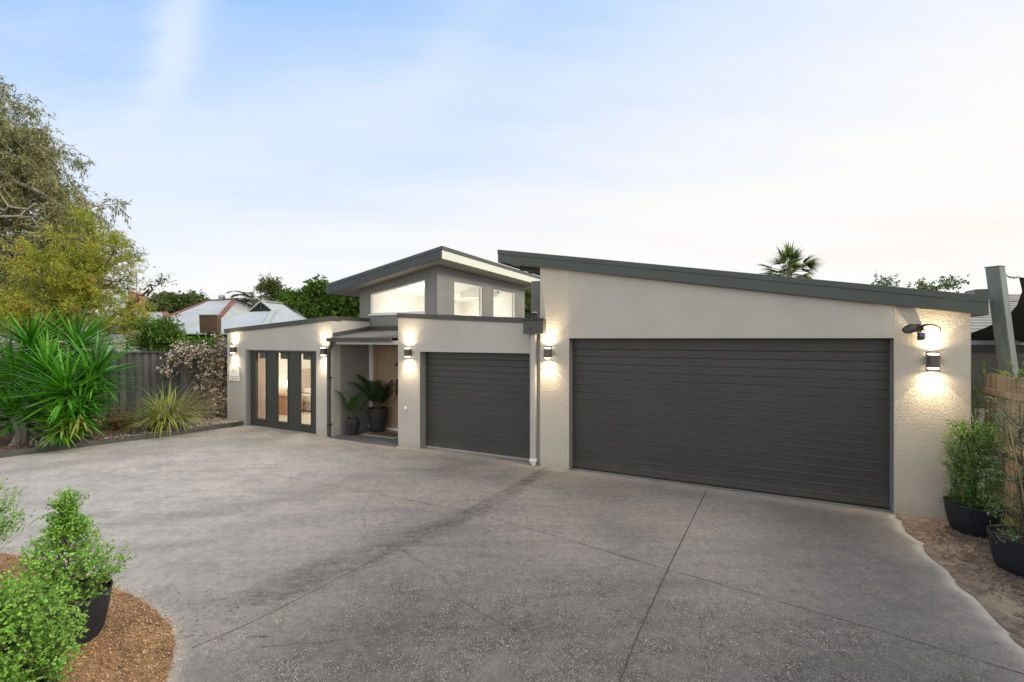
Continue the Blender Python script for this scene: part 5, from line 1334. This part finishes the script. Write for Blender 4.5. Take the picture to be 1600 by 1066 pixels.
mb.build('outer_leaves', L_green, t); sb.build('twigs', M['bark_dark'], t)
# green shrub behind fence near the shed
def blob_tree(name, label, Y, els, trunk_px, nc, nt, nl, tl, ll, lw, lm, cat='tree', group=None, bark=None, rb=0.03, droop=0.1, gnd=0.0, tr=0.2, shell=0.3):
    t = thing(name, label, cat, (*PT(trunk_px, 0, Y)[:2], gnd), 'W', group)
    E = [EL(*(e[:2]), Y, *e[2:]) for e in els]
    x, y = PT(trunk_px, 0, Y)[:2]
    cz = min(e[2] for e in E); top = max(e[2] for e in E)
    limbs = [([(x, y, gnd), (x+0.1, y, max(0.3, cz*0.6))], tr, tr*0.7)]
    for e in E: limbs.append(([(x+0.1, y, max(0.3, cz*0.6)), ((x+e[0])/2, y, (cz*0.6+e[2])/2+0.2), (e[0], e[1], e[2])], tr*0.5, tr*0.12))
    crown(E, limbs, nc, nt, nl, tl, ll, lw, droop=droop, leafm=lm, barkm=bark or M['bark_dark'], parent=t, rb=rb, shell=shell)
    return t
blob_tree('shrub', 'leafy mid-green shrub poking over the fence beside the dark shed', 14.9, [(248, 520, 26, 30, 24), (262, 530, 18, 25, 16), (232, 535, 22, 30, 14)], 248, 70, 9, 12, 0.3, 0.09, 0.045, L_green, 'shrub', tr=0.06, rb=0.012)
FG = 'trees on the skyline beyond the iron roofs'
blob_tree('distant_tree', 'grey-green skyline tree left of the rusty roof', 70, [(248, 476, 18, 18, 13), (262, 472, 14, 14, 10), (236, 486, 12, 12, 9)], 250, 60, 10, 12, 1.1, 0.42, 0.22, L_greyd, group=FG, tr=0.3)
blob_tree('distant_tree', 'mid-green skyline tree rising behind the ridge of the rusty roof', 64, [(278, 478, 20, 18, 13), (296, 472, 12, 12, 9), (262, 488, 16, 12, 8)], 280, 60, 10, 12, 1.0, 0.40, 0.2, L_dist, group=FG, tr=0.3)
blob_tree('distant_tree', 'dark rounded skyline tree just left of the roof vent', 66, [(312, 468, 11, 10, 7), (300, 480, 14, 12, 9), (320, 478, 6, 8, 6)], 308, 45, 10, 12, 0.9, 0.38, 0.2, L_dist, group=FG, tr=0.3)
blob_tree('broadleaf_tree', 'large bright green tree behind the left end of the tower roof', 34, [(480, 480, 34, 34, 26), (510, 466, 34, 34, 24), (545, 470, 32, 34, 28), (460, 486, 22, 25, 18), (500, 488, 40, 34, 18), (545, 490, 30, 30, 18), (575, 480, 26, 30, 26), (493, 452, 16, 20, 10)], 520, 150, 12, 16, 0.6, 0.22, 0.13, L_green, tr=0.3, rb=0.04, shell=0.5)
blob_tree('background_tree', 'dark tree glimpsed in the gap between tower and garage', 26, [(826, 470, 14, 20, 22), (830, 500, 16, 20, 20)], 826, 50, 10, 12, 0.5, 0.16, 0.10, L_dist, tr=0.15)
blob_tree('background_tree', 'sparse twiggy treetop showing above the right half of the garage roof', 30, [(1440, 452, 16, 16, 5), (1458, 455, 14, 10, 4), (1482, 448, 13, 10, 7), (1428, 458, 10, 8, 5)], 1455, 34, 6, 4, 0.55, 0.17, 0.11, L_dist, tr=0.12, rb=0.02)
blob_tree('background_tree', 'tiny treetop above the garage roof between the fan palm and the twiggy treetop', 30, [(1386, 441, 7, 8, 4), (1372, 446, 8, 8, 3)], 1385, 12, 6, 4, 0.5, 0.16, 0.10, L_dist, tr=0.1, rb=0.02)
# pinnate palms behind the pale roof
def feather_palm(px, py, Y, L, nfr, label, lm, name='feather_palm', elev=(0.1, 1.2), w=0.05, leaf=0.5):
    c = PT(px, py, Y); t = thing(name, label, 'palm tree', (c[0], c[1], 0), 'W')
    sb = MB(); sb.tube([(c[0]+0.1, c[1], 0), (c[0], c[1], c[2]*0.5), c], [0.2, 0.16, 0.13], 10); sb.build('trunk', M['bark'], t, smooth=True)
    fb, mb = MB(), MB()
    for i in range(nfr):
        a = 2*math.pi*(i+0.5*rng.random())/nfr*2.4; el = elev[0]+(elev[1]-elev[0])*rng.random()
        frond(mb, fb, c, (math.cos(a), math.sin(a), el), L*(0.8+0.35*rng.random()), 1.5, leaf, w, vee=0.1)
    fb.build('rachis', M['stem'], t); mb.build('crown', lm, t)
feather_palm(396, 471, 48, 2.4, 22, 'grey drooping feather palm left of the gablet finial', L_greyd, elev=(0.0, 1.0), w=0.10, leaf=0.9)
blob_tree('broadleaf_tree', 'slim ragged tree standing above the pale roof between palm and bright green tree', 38, [(420, 448, 11, 8, 6), (432, 455, 9, 8, 12), (410, 449, 6, 8, 4), (428, 442, 5, 6, 6), (437, 465, 7, 8, 8)], 432, 40, 8, 10, 0.55, 0.30, 0.07, L_dist, tr=0.15, rb=0.03)
feather_palm(474, 468, 44, 1.7, 18, 'small drooping palm in front of the bright green tree', L_dist, elev=(-0.2, 0.8), w=0.06, leaf=0.5)
# fan palm over the garage
Yp = 42; pc = PT(1233, 428, Yp)
t = thing('fan_palm', 'tall fan palm rising above the garage roof', 'palm tree', (pc[0], pc[1], 0), 'W')
sb = MB(); sb.tube([(pc[0], pc[1], 0), (pc[0]+0.1, pc[1], 4), pc], [0.35, 0.26, 0.22], 12); sb.build('trunk', M['bark'], t, smooth=True)
mb, fb = MB(), MB()
for i in range(46):
    a = rng.random()*2*math.pi; el = rng.uniform(-0.45, 1.5)
    d = np.array([math.cos(el)*math.cos(a), math.cos(el)*math.sin(a), math.sin(el)]); Lp = 1.55*(0.85+0.3*rng.random())
    e = np.array(pc)+d*Lp+np.array([0, 0, -0.12*Lp*math.cos(el)])
    fb.tube([pc, (np.array(pc)+e)/2+np.array([0, 0, 0.08]), e], [0.035, 0.028, 0.02], 4, cap=False)
    s1 = np.cross(d, (0, 0, 1.0)); s1 /= (np.linalg.norm(s1)+1e-6); s2 = np.cross(s1, d)
    th = np.linspace(-1.35, 1.35, 17); D = np.cos(th)[:, None]*d+np.sin(th)[:, None]*(s1*0.95+s2*0.25)
    blade_mesh(mb, np.repeat(e[None], 17, 0), D, 1.45*(0.8+0.3*rng.random(17))*(1-0.18*np.abs(th)), 0.15, 0.9+0.5*rng.random(17), seg=5, keel=0.15)
fb.build('leaf_stalks', M['stem'], t); mb.build('crown', L_palm, t)

# ------------------------------------------------------------------ garden bed plants
yb = G(95, 700)
t = thing('yucca', 'huge multi-headed bright green yucca in front of the dark fence', 'yucca', (yb[0], yb[1]+0.4, 0.05), 'W')
heads = [(48, 545, 11.0, 1.3), (103, 615, 9.9, 1.25), (150, 588, 10.4, 1.15), (120, 545, 11.1, 1.25), (18, 600, 10.5, 1.3), (72, 640, 10.0, 1.05), (-45, 590, 10.8, 1.3), (125, 650, 10.0, 0.85), (20, 655, 10.2, 0.85), (98, 668, 9.75, 0.7), (75, 585, 10.4, 1.15), (135, 618, 10.2, 1.0)]
mb = MB(); sb = MB()
root_ = np.array([yb[0]-0.2, yb[1]+0.6, 0.05])
for (px, py, Y, s) in heads:
    c = np.array(PT(px, py, Y))
    sb.tube(bend(root_+rng.normal(size=3)*np.array([0.25, 0.15, 0]), c, 6, 0.0, 0.06), np.linspace(0.05, 0.035, 6), 8)
    n = 125; a = rng.random(n)*2*math.pi; el = np.arcsin(np.clip(rng.uniform(-0.6, 1.0, n), -1, 1))
    D = np.c_[np.cos(el)*np.cos(a), np.cos(el)*np.sin(a), np.sin(el)]
    base = c+D*0.05+np.c_[np.zeros(n), np.zeros(n), (np.sin(el))*0.12]
    blade_mesh(mb, base, D, 0.84*s*(0.75+0.35*rng.random(n))*(1-0.12*(el < 0)), 0.056, 0.03+0.28*rng.random(n)*(el < 0.9), seg=6, keel=0.35)
mb.build('leaves', L_yucca, t); sb.build('stem', M['bark_dark'], t, smooth=True)
mb = MB(); n = 40; c = np.array(PT(112, 668, 9.75)); a = rng.random(n)*6.28
D = np.c_[np.cos(a)*0.8, np.sin(a)*0.8, -0.2-0.8*rng.random(n)]
blade_mesh(mb, c+np.c_[rng.normal(0, 0.12, n), rng.normal(0, 0.08, n), 0.1+rng.normal(0, 0.12, n)], D, 0.52*(0.6+0.5*rng.random(n)), 0.05, 0.8, seg=5, keel=0.3); mb.build('lower_leaves', L_strap, t)
# strappy clump
sb_ = G(246, 680)
t = thing('strappy_clump', 'arching strap-leaved clump with dry tan blades on its right side', 'plant', (sb_[0], sb_[1], 0.05), 'W')
mb = MB(); n = 420; a = rng.random(n)*2*math.pi; tilt = rng.uniform(0.1, 1.3, n)
D = np.c_[np.cos(a)*tilt, np.sin(a)*tilt, np.ones(n)]; base = np.c_[sb_[0]+rng.normal(0, 0.10, n), sb_[1]+0.25+rng.normal(0, 0.10, n), np.full(n, 0.06)]
blade_mesh(mb, base, D, 1.45*(0.55+0.5*rng.random(n)), 0.026, 1.5+1.3*rng.random(n), seg=9, keel=0.2); mb.build('green_blades', L_strap, t)
mb = MB(); n = 260; a = rng.normal(0.1, 0.7, n); tilt = rng.uniform(0.3, 1.3, n)
D = np.c_[np.cos(a)*tilt, np.sin(a)*tilt, np.ones(n)]; base = np.c_[sb_[0]+0.08+rng.normal(0, 0.09, n), sb_[1]+0.3+rng.normal(0, 0.09, n), np.full(n, 0.06)]
blade_mesh(mb, base, D, 1.7*(0.6+0.5*rng.random(n)), 0.014, 1.3+1.1*rng.random(n), seg=9, keel=0.2); mb.build('dry_blades', L_dry, t)
# flowering climber on the fence
t = thing('flowering_vine', 'vine with pale pink flowers spilling over the fence beside the house wall', 'vine', (*PT(330, 0, 13.2)[:2], 0.05), 'W')
reg = [(345, 540, 12, 12, 1.0), (320, 548, 22, 12, 1.3), (290, 545, 20, 10, 1.1), (272, 560, 14, 14, 0.7), (262, 582, 12, 10, 0.6), (295, 565, 8, 16, 0.5), (330, 570, 18, 16, 0.9), (325, 600, 18, 18, 0.8), (345, 590, 10, 22, 0.9), (340, 615, 14, 16, 0.9), (335, 640, 12, 12, 0.5), (346, 560, 10, 18, 1.0), (350, 632, 6, 18, 0.5), (352, 535, 8, 8, 0.6)]
pw_ = np.array([r_[4]*r_[2]*r_[3] for r_ in reg]); ri = rng.choice(len(reg), 3600, p=pw_/pw_.sum()); rg = np.array(reg)[ri]
ppx = rg[:, 0]+rng.normal(size=3600)*rg[:, 2]*0.48; ppy = rg[:, 1]+rng.normal(size=3600)*rg[:, 3]*0.5
Yv = 13.38-np.abs(rng.normal(0, 0.10, 3600)); Yv = np.where(ppy < 548, 13.45+rng.normal(0, 0.16, 3600), Yv)
P = np.c_[(ppx-800)*Yv/F, Yv, EYE+(HY-ppy)*Yv/F]
keep = (P[:, 0] < -8.17) | (P[:, 1] < 12.9); P = P[keep]; m = len(P)
mb = MB(); k = int(m*0.45); D = rdir(k)+np.array([0, -0.3, -0.4]); leaf_mesh(mb, P[:k], D, 0.075, 0.04, fine=True); mb.build('leaves', L_vine, t)
mb = MB(); Pf = P[k:]; 
cl = Pf[rng.choice(len(Pf), 560)]
for q in range(5):
    D = rdir(len(cl))+np.array([0, -0.7, 0.2]); leaf_mesh(mb, cl+rng.normal(size=cl.shape)*0.03, D, 0.045, 0.038, fine=True)
mb.build('flowers', L_petal, t)
sb = MB()
for i in range(26):
    x0, x1 = rng.uniform(285, 352), rng.uniform(270, 352)
    sb.tube(bend(PT(x0, 652, 13.3), PT(x1, 545, 13.35), 7, 0, 0.06), np.linspace(0.012, 0.004, 7), 5)
sb.build('stem', M['bark_dark'], t, smooth=True)
mb = MB(); n = 500; P = np.array(PT(320, 535, 13.55))+rng.normal(size=(n, 3))*np.array([0.5, 0.1, 0.12]); leaf_mesh(mb, P, rdir(n), 0.08, 0.045, fine=True); mb.build('fresh_leaves', L_green, t)
# stump, driftwood, root ball
b = MB(); s0 = G(8, 700, 0.05)
prof = []
for z, r in ((0, 0.17), (0.1, 0.12), (0.25, 0.10), (0.4, 0.095), (0.52, 0.09), (0.6, 0.08), (0.63, 0.04), (0.64, 0.0)): prof.append((r, z))
b.lathe(prof, (s0[0], s0[1]+0.25, 0.05), 22)
stp = b.build('tree_stump', M['stump'], org=(s0[0], s0[1]+0.25, 0.05), smooth=True)
for v_ in stp.data.vertices:
    a = math.atan2(v_.co.y, v_.co.x); kk = 1+0.22*math.sin(3*a+v_.co.z*3)+0.10*math.sin(7*a+v_.co.z*9)+0.06*math.sin(13*a); v_.co.x *= kk; v_.co.y *= kk; v_.co.x += 0.10*math.sin(v_.co.z*5)
    v_.co.z += 0.04*math.sin(3*a) if v_.co.z > 0.45 else 0
tag(stp, 'knobbly grey weathered stump at the far left of the bed', 'stump')
b = MB()
for i in range(7):
    p0_ = np.array([s0[0]+0.45+i*0.09, s0[1]+0.12+0.05*rng.random(), 0.05]); h_ = 0.10+0.20*rng.random()
    b.tube([p0_, p0_+np.array([0.05*rng.normal(), 0, h_*0.6]), p0_+np.array([0.08*rng.normal(), 0.03, h_])], [0.05, 0.035, 0.015], 8)
tag(b.build('driftwood', M['stump'], org=(s0[0]+0.6, s0[1]+0.12, 0.05), smooth=True), 'cluster of pale broken wood knobs between the stump and the yucca', 'driftwood')
rb_ = G(166, 676, 0.05); b = MB()
for i in range(90):
    a = rng.random()*6.28; c = np.array([rb_[0], rb_[1]+0.3, 0.08]); e = c+np.array([0.42*math.cos(a)*rng.random()+0.1, 0.2*math.sin(a), 0.32*rng.random()])
    b.tube(bend(c+rng.normal(size=3)*np.array([0.25, 0.1, 0.05]), e, 5, 0.3, 0.3), np.linspace(0.018, 0.006, 5), 5)
tag(b.build('root_ball', mat('brown_roots', (0.10, 0.045, 0.025), 0.95, 0.4, 10), org=(rb_[0], rb_[1]+0.3, 0.05), smooth=True), 'tangle of brown dead roots between the yucca and the strappy clump', 'root ball')
# broken terracotta-ish chips near the roots: two stones
# bamboo-like plant behind the right fence corner
t = thing('bamboo_plant', 'narrow-leaved green plant squeezed between garage wall and paling fence', 'plant', H2W(2.85, 8.75, 0), 'W')
sb, mb = MB(), MB()
for i in range(16):
    u_, v_ = 2.88+0.10*rng.normal(), 8.75+0.22*rng.random(); p0_ = np.array(H2W(max(2.72, u_), v_, 0)); p1_ = p0_+np.array([0.2*rng.normal()+0.05, 0.05*rng.normal()-0.1, 1.85+0.35*rng.random()])
    sb.tube(bend(p0_, p1_, 6, 0, 0.03), np.linspace(0.008, 0.003, 6), 5)
    n = 46; f = 0.35+0.65*rng.random(n)[:, None]; P = p0_*(1-f)+p1_*f; D = rdir(n)+np.array([0.1, -0.4, 0.1])
    blade_mesh(mb, P, D, 0.16*(0.6+0.6*rng.random(n)), 0.02, 1.2, seg=4, keel=0.2)
sb.build('stem', M['stem'], t); mb.build('leaves', L_green, t)
t = thing('trailing_plant', 'pale-leaved sprays lying along the top of the right paling fence', 'plant', H2W(3.15, 7.4, 0), 'W')
sb, mb = MB(), MB()
for i in range(12):
    v_ = rng.uniform(6.6, 8.5); p0_ = np.array(H2W(3.2, v_, 1.2)); p1_ = np.array(H2W(3.05+0.1*rng.normal(), v_-0.3, 1.95+0.14*rng.random()))
    sb.tube(bend(p0_, p1_, 6, 0.1, 0.05), np.linspace(0.006, 0.002, 6), 5)
    n = 14; f = 0.6+0.45*rng.random(n)[:, None]; P = p0_*(1-f)+p1_*f+rng.normal(size=(n, 3))*0.05; D = rdir(n)+np.array([-0.2, -0.4, 0.2])
    blade_mesh(mb, P, D, 0.17*(0.6+0.6*rng.random(n)), 0.028, 1.0, seg=4, keel=0.2)
sb.build('stem', M['stem'], t); mb.build('leaves', L_strap, t)

# ------------------------------------------------------------------ sky, sun, camera
w = bpy.data.worlds.new('World'); SC.world = w; w.use_nodes = True
nt = w.node_tree; nt.nodes.clear(); L = nt.links.new
out = nt.nodes.new('ShaderNodeOutputWorld'); bg = nt.nodes.new('ShaderNodeBackground'); L(bg.outputs[0], out.inputs[0])
SUN_EL, SUN_AZ = R(34), R(108)      # azimuth clockwise from +Y
sky = nt.nodes.new('ShaderNodeTexSky'); sky.sky_type = 'NISHITA'; sky.sun_disc = False; sky.sun_elevation = SUN_EL; sky.sun_rotation = SUN_AZ
sky.air_density = 1.0; sky.dust_density = 1.5; sky.ozone_density = 1.5
tc = nt.nodes.new('ShaderNodeTexCoord'); sx = nt.nodes.new('ShaderNodeSeparateXYZ'); L(tc.outputs['Generated'], sx.inputs[0])
def mth(op, a, b=None, c=None, clamp=False):
    x = nt.nodes.new('ShaderNodeMath'); x.operation = op; x.use_clamp = clamp
    for i, q in enumerate((a, b, c)):
        if q is None: continue
        if isinstance(q, (int, float)): x.inputs[i].default_value = q
        else: L(q, x.inputs[i])
    return x.outputs[0]
X_, Y_, Z_ = sx.outputs
zp = mth('ADD', mth('MAXIMUM', Z_, 0.0), 0.12)
cv = nt.nodes.new('ShaderNodeCombineXYZ'); L(mth('DIVIDE', X_, zp), cv.inputs[0]); L(mth('DIVIDE', Y_, zp), cv.inputs[1])
def nz(scale, st, rot, d=5, r=0.55, off=(0, 0, 0)):
    mp = nt.nodes.new('ShaderNodeMapping'); mp.inputs['Scale'].default_value = st; mp.inputs['Rotation'].default_value = (0, 0, rot); mp.inputs['Location'].default_value = off
    L(cv.outputs[0], mp.inputs[0]); x = nt.nodes.new('ShaderNodeTexNoise'); x.inputs['Scale'].default_value = scale; x.inputs['Detail'].default_value = d; x.inputs['Roughness'].default_value = r
    L(mp.outputs[0], x.inputs['Vector']); return x.outputs[0]
n1 = nz(0.55, (0.6, 1.8, 1), R(-14), 6, 0.55); n2 = nz(1.3, (0.6, 2.0, 1), R(-32), 8, 0.62, (3, 1, 0)); n3 = nz(0.5, (0.7, 1.6, 1), R(-10), 3, 0.5, (7, 4, 0))
# whiteness: grows to the horizon and to the right
wht = mth('ADD', mth('MULTIPLY', Z_, -1.85), 1.37)
wht = mth('ADD', wht, mth('MULTIPLY', X_, 0.46))
wht = mth('ADD', wht, mth('MULTIPLY_ADD', n1, 0.7, -0.35))
wht = mth('ADD', wht, mth('MULTIPLY_ADD', n2, 0.42, -0.21))
# a vertical plume of thin cloud high on the left
yy = mth('MAXIMUM', Y_, 0.05); gx = mth('DIVIDE', X_, yy); gz = mth('DIVIDE', Z_, yy)
ln = mth('SUBTRACT', gx, mth('MULTIPLY_ADD', gz, 0.31, -0.945))
ln = mth('ADD', ln, mth('MULTIPLY_ADD', n2, 0.22, -0.11))
pl = mth('EXPONENT', mth('MULTIPLY', mth('POWER', mth('DIVIDE', ln, 0.055), 2.0), -1.0))
up_ = mth('MULTIPLY', mth('MULTIPLY_ADD', gz, 6.0, -2.7, True), mth('GREATER_THAN', Y_, 0.1))
wht = mth('ADD', wht, mth('MULTIPLY', mth('MULTIPLY', pl, up_), 0.30))
ln2 = mth('SUBTRACT', gx, mth('MULTIPLY_ADD', gz, 0.62, -0.53))
ln2 = mth('ADD', ln2, mth('MULTIPLY_ADD', n2, 0.16, -0.08))
pl2 = mth('EXPONENT', mth('MULTIPLY', mth('POWER', mth('DIVIDE', ln2, 0.08), 2.0), -1.0))
wht = mth('ADD', wht, mth('MULTIPLY', mth('MULTIPLY', pl2, mth('MULTIPLY_ADD', gz, 5.0, -2.1, True)), 0.10))
# unseen sky overhead and behind the viewer, whitened to keep the ambient light neutral
wht = mth('ADD', wht, mth('MULTIPLY_ADD', Z_, 5.0, -3.3, True))
wht = mth('ADD', wht, mth('MULTIPLY_ADD', Y_, -2.0, -0.1, True))
wht = mth('MAXIMUM', mth('MINIMUM', wht, 1.0), 0.0)
cl = nt.nodes.new('ShaderNodeValToRGB'); e = cl.color_ramp.elements
CL = [(0.0, (0.17, 0.33, 0.66)), (0.25, (0.32, 0.455, 0.67)), (0.5, (0.465, 0.55, 0.67)), (0.75, (0.575, 0.605, 0.67)), (1.0, (0.665, 0.652, 0.635))]
e[0].position, e[0].color = 0, (*CL[0][1], 1); e[1].position, e[1].color = 1, (*CL[-1][1], 1)
for p, c in CL[1:-1]:
    x = e.new(p); x.color = (*c, 1)
L(wht, cl.inputs[0])
# peach bands low on the right
pk = mth('MULTIPLY', mth('MULTIPLY_ADD', n3, 6.0, -2.9, True), mth('MULTIPLY', mth('MULTIPLY_ADD', Z_, -6.0, 1.9, True), mth('MULTIPLY_ADD', X_, 2.0, 0.2, True)))
mx = nt.nodes.new('ShaderNodeMix'); mx.data_type = 'RGBA'; L(mth('MULTIPLY', pk, 0.8), mx.inputs[0]); L(cl.outputs[0], mx.inputs[6]); mx.inputs[7].default_value = (0.70, 0.585, 0.52, 1)
# blend: physical sky (scaled) with the cloud veil
sk = nt.nodes.new('ShaderNodeMix'); sk.data_type = 'RGBA'; sk.blend_type = 'MIX'; sk.inputs[0].default_value = 0.9
sm = nt.nodes.new('ShaderNodeVectorMath'); sm.operation = 'SCALE'; sm.inputs[3].default_value = 0.09; L(sky.outputs[0], sm.inputs[0])
L(sm.outputs[0], sk.inputs[6]); L(mx.outputs[2], sk.inputs[7])
L(sk.outputs[2], bg.inputs[0])
# brightness boost on the unseen sky overhead and behind the viewer, added as ambient fill
vb = mth('ADD', mth('MULTIPLY_ADD', Z_, 4.0, -2.6, True), mth('MULTIPLY_ADD', Y_, -2.0, -0.1, True), clamp=True)
L(mth('MULTIPLY_ADD', vb, 0.42, 1.0), bg.inputs[1])

sl = bpy.data.lights.new('sun', 'SUN'); sl.energy = 1.9; sl.angle = R(18); sl.color = (1, 0.91, 0.78)
so = bpy.data.objects.new('sun', sl); COL.objects.link(so); so.location = (0, 0, 30)
dv = Vector((math.sin(SUN_AZ)*math.cos(SUN_EL), math.cos(SUN_AZ)*math.cos(SUN_EL), math.sin(SUN_EL)))
so.rotation_euler = dv.to_track_quat('Z', 'Y').to_euler()

cam = bpy.data.cameras.new('camera'); cam.lens = 16.0; cam.sensor_width = 36; cam.shift_y = -3/1600; cam.clip_end = 2000; cam.clip_start = 0.05
co = bpy.data.objects.new('camera', cam); COL.objects.link(co); co.location = (0, 0, EYE); co.rotation_euler = (R(90), 0, 0)
SC.camera = co
SC.view_settings.view_transform = 'Standard'; SC.view_settings.look = 'None'; SC.view_settings.exposure = 0.66; SC.view_settings.gamma = 1.0
SC.cycles.max_bounces = 8; SC.cycles.diffuse_bounces = 4; SC.cycles.transparent_max_bounces = 12
SC.cycles.sample_clamp_indirect = 6.0
SC.cycles.caustics_reflective = False; SC.cycles.caustics_refractive = False
SC.cycles.use_denoising = True
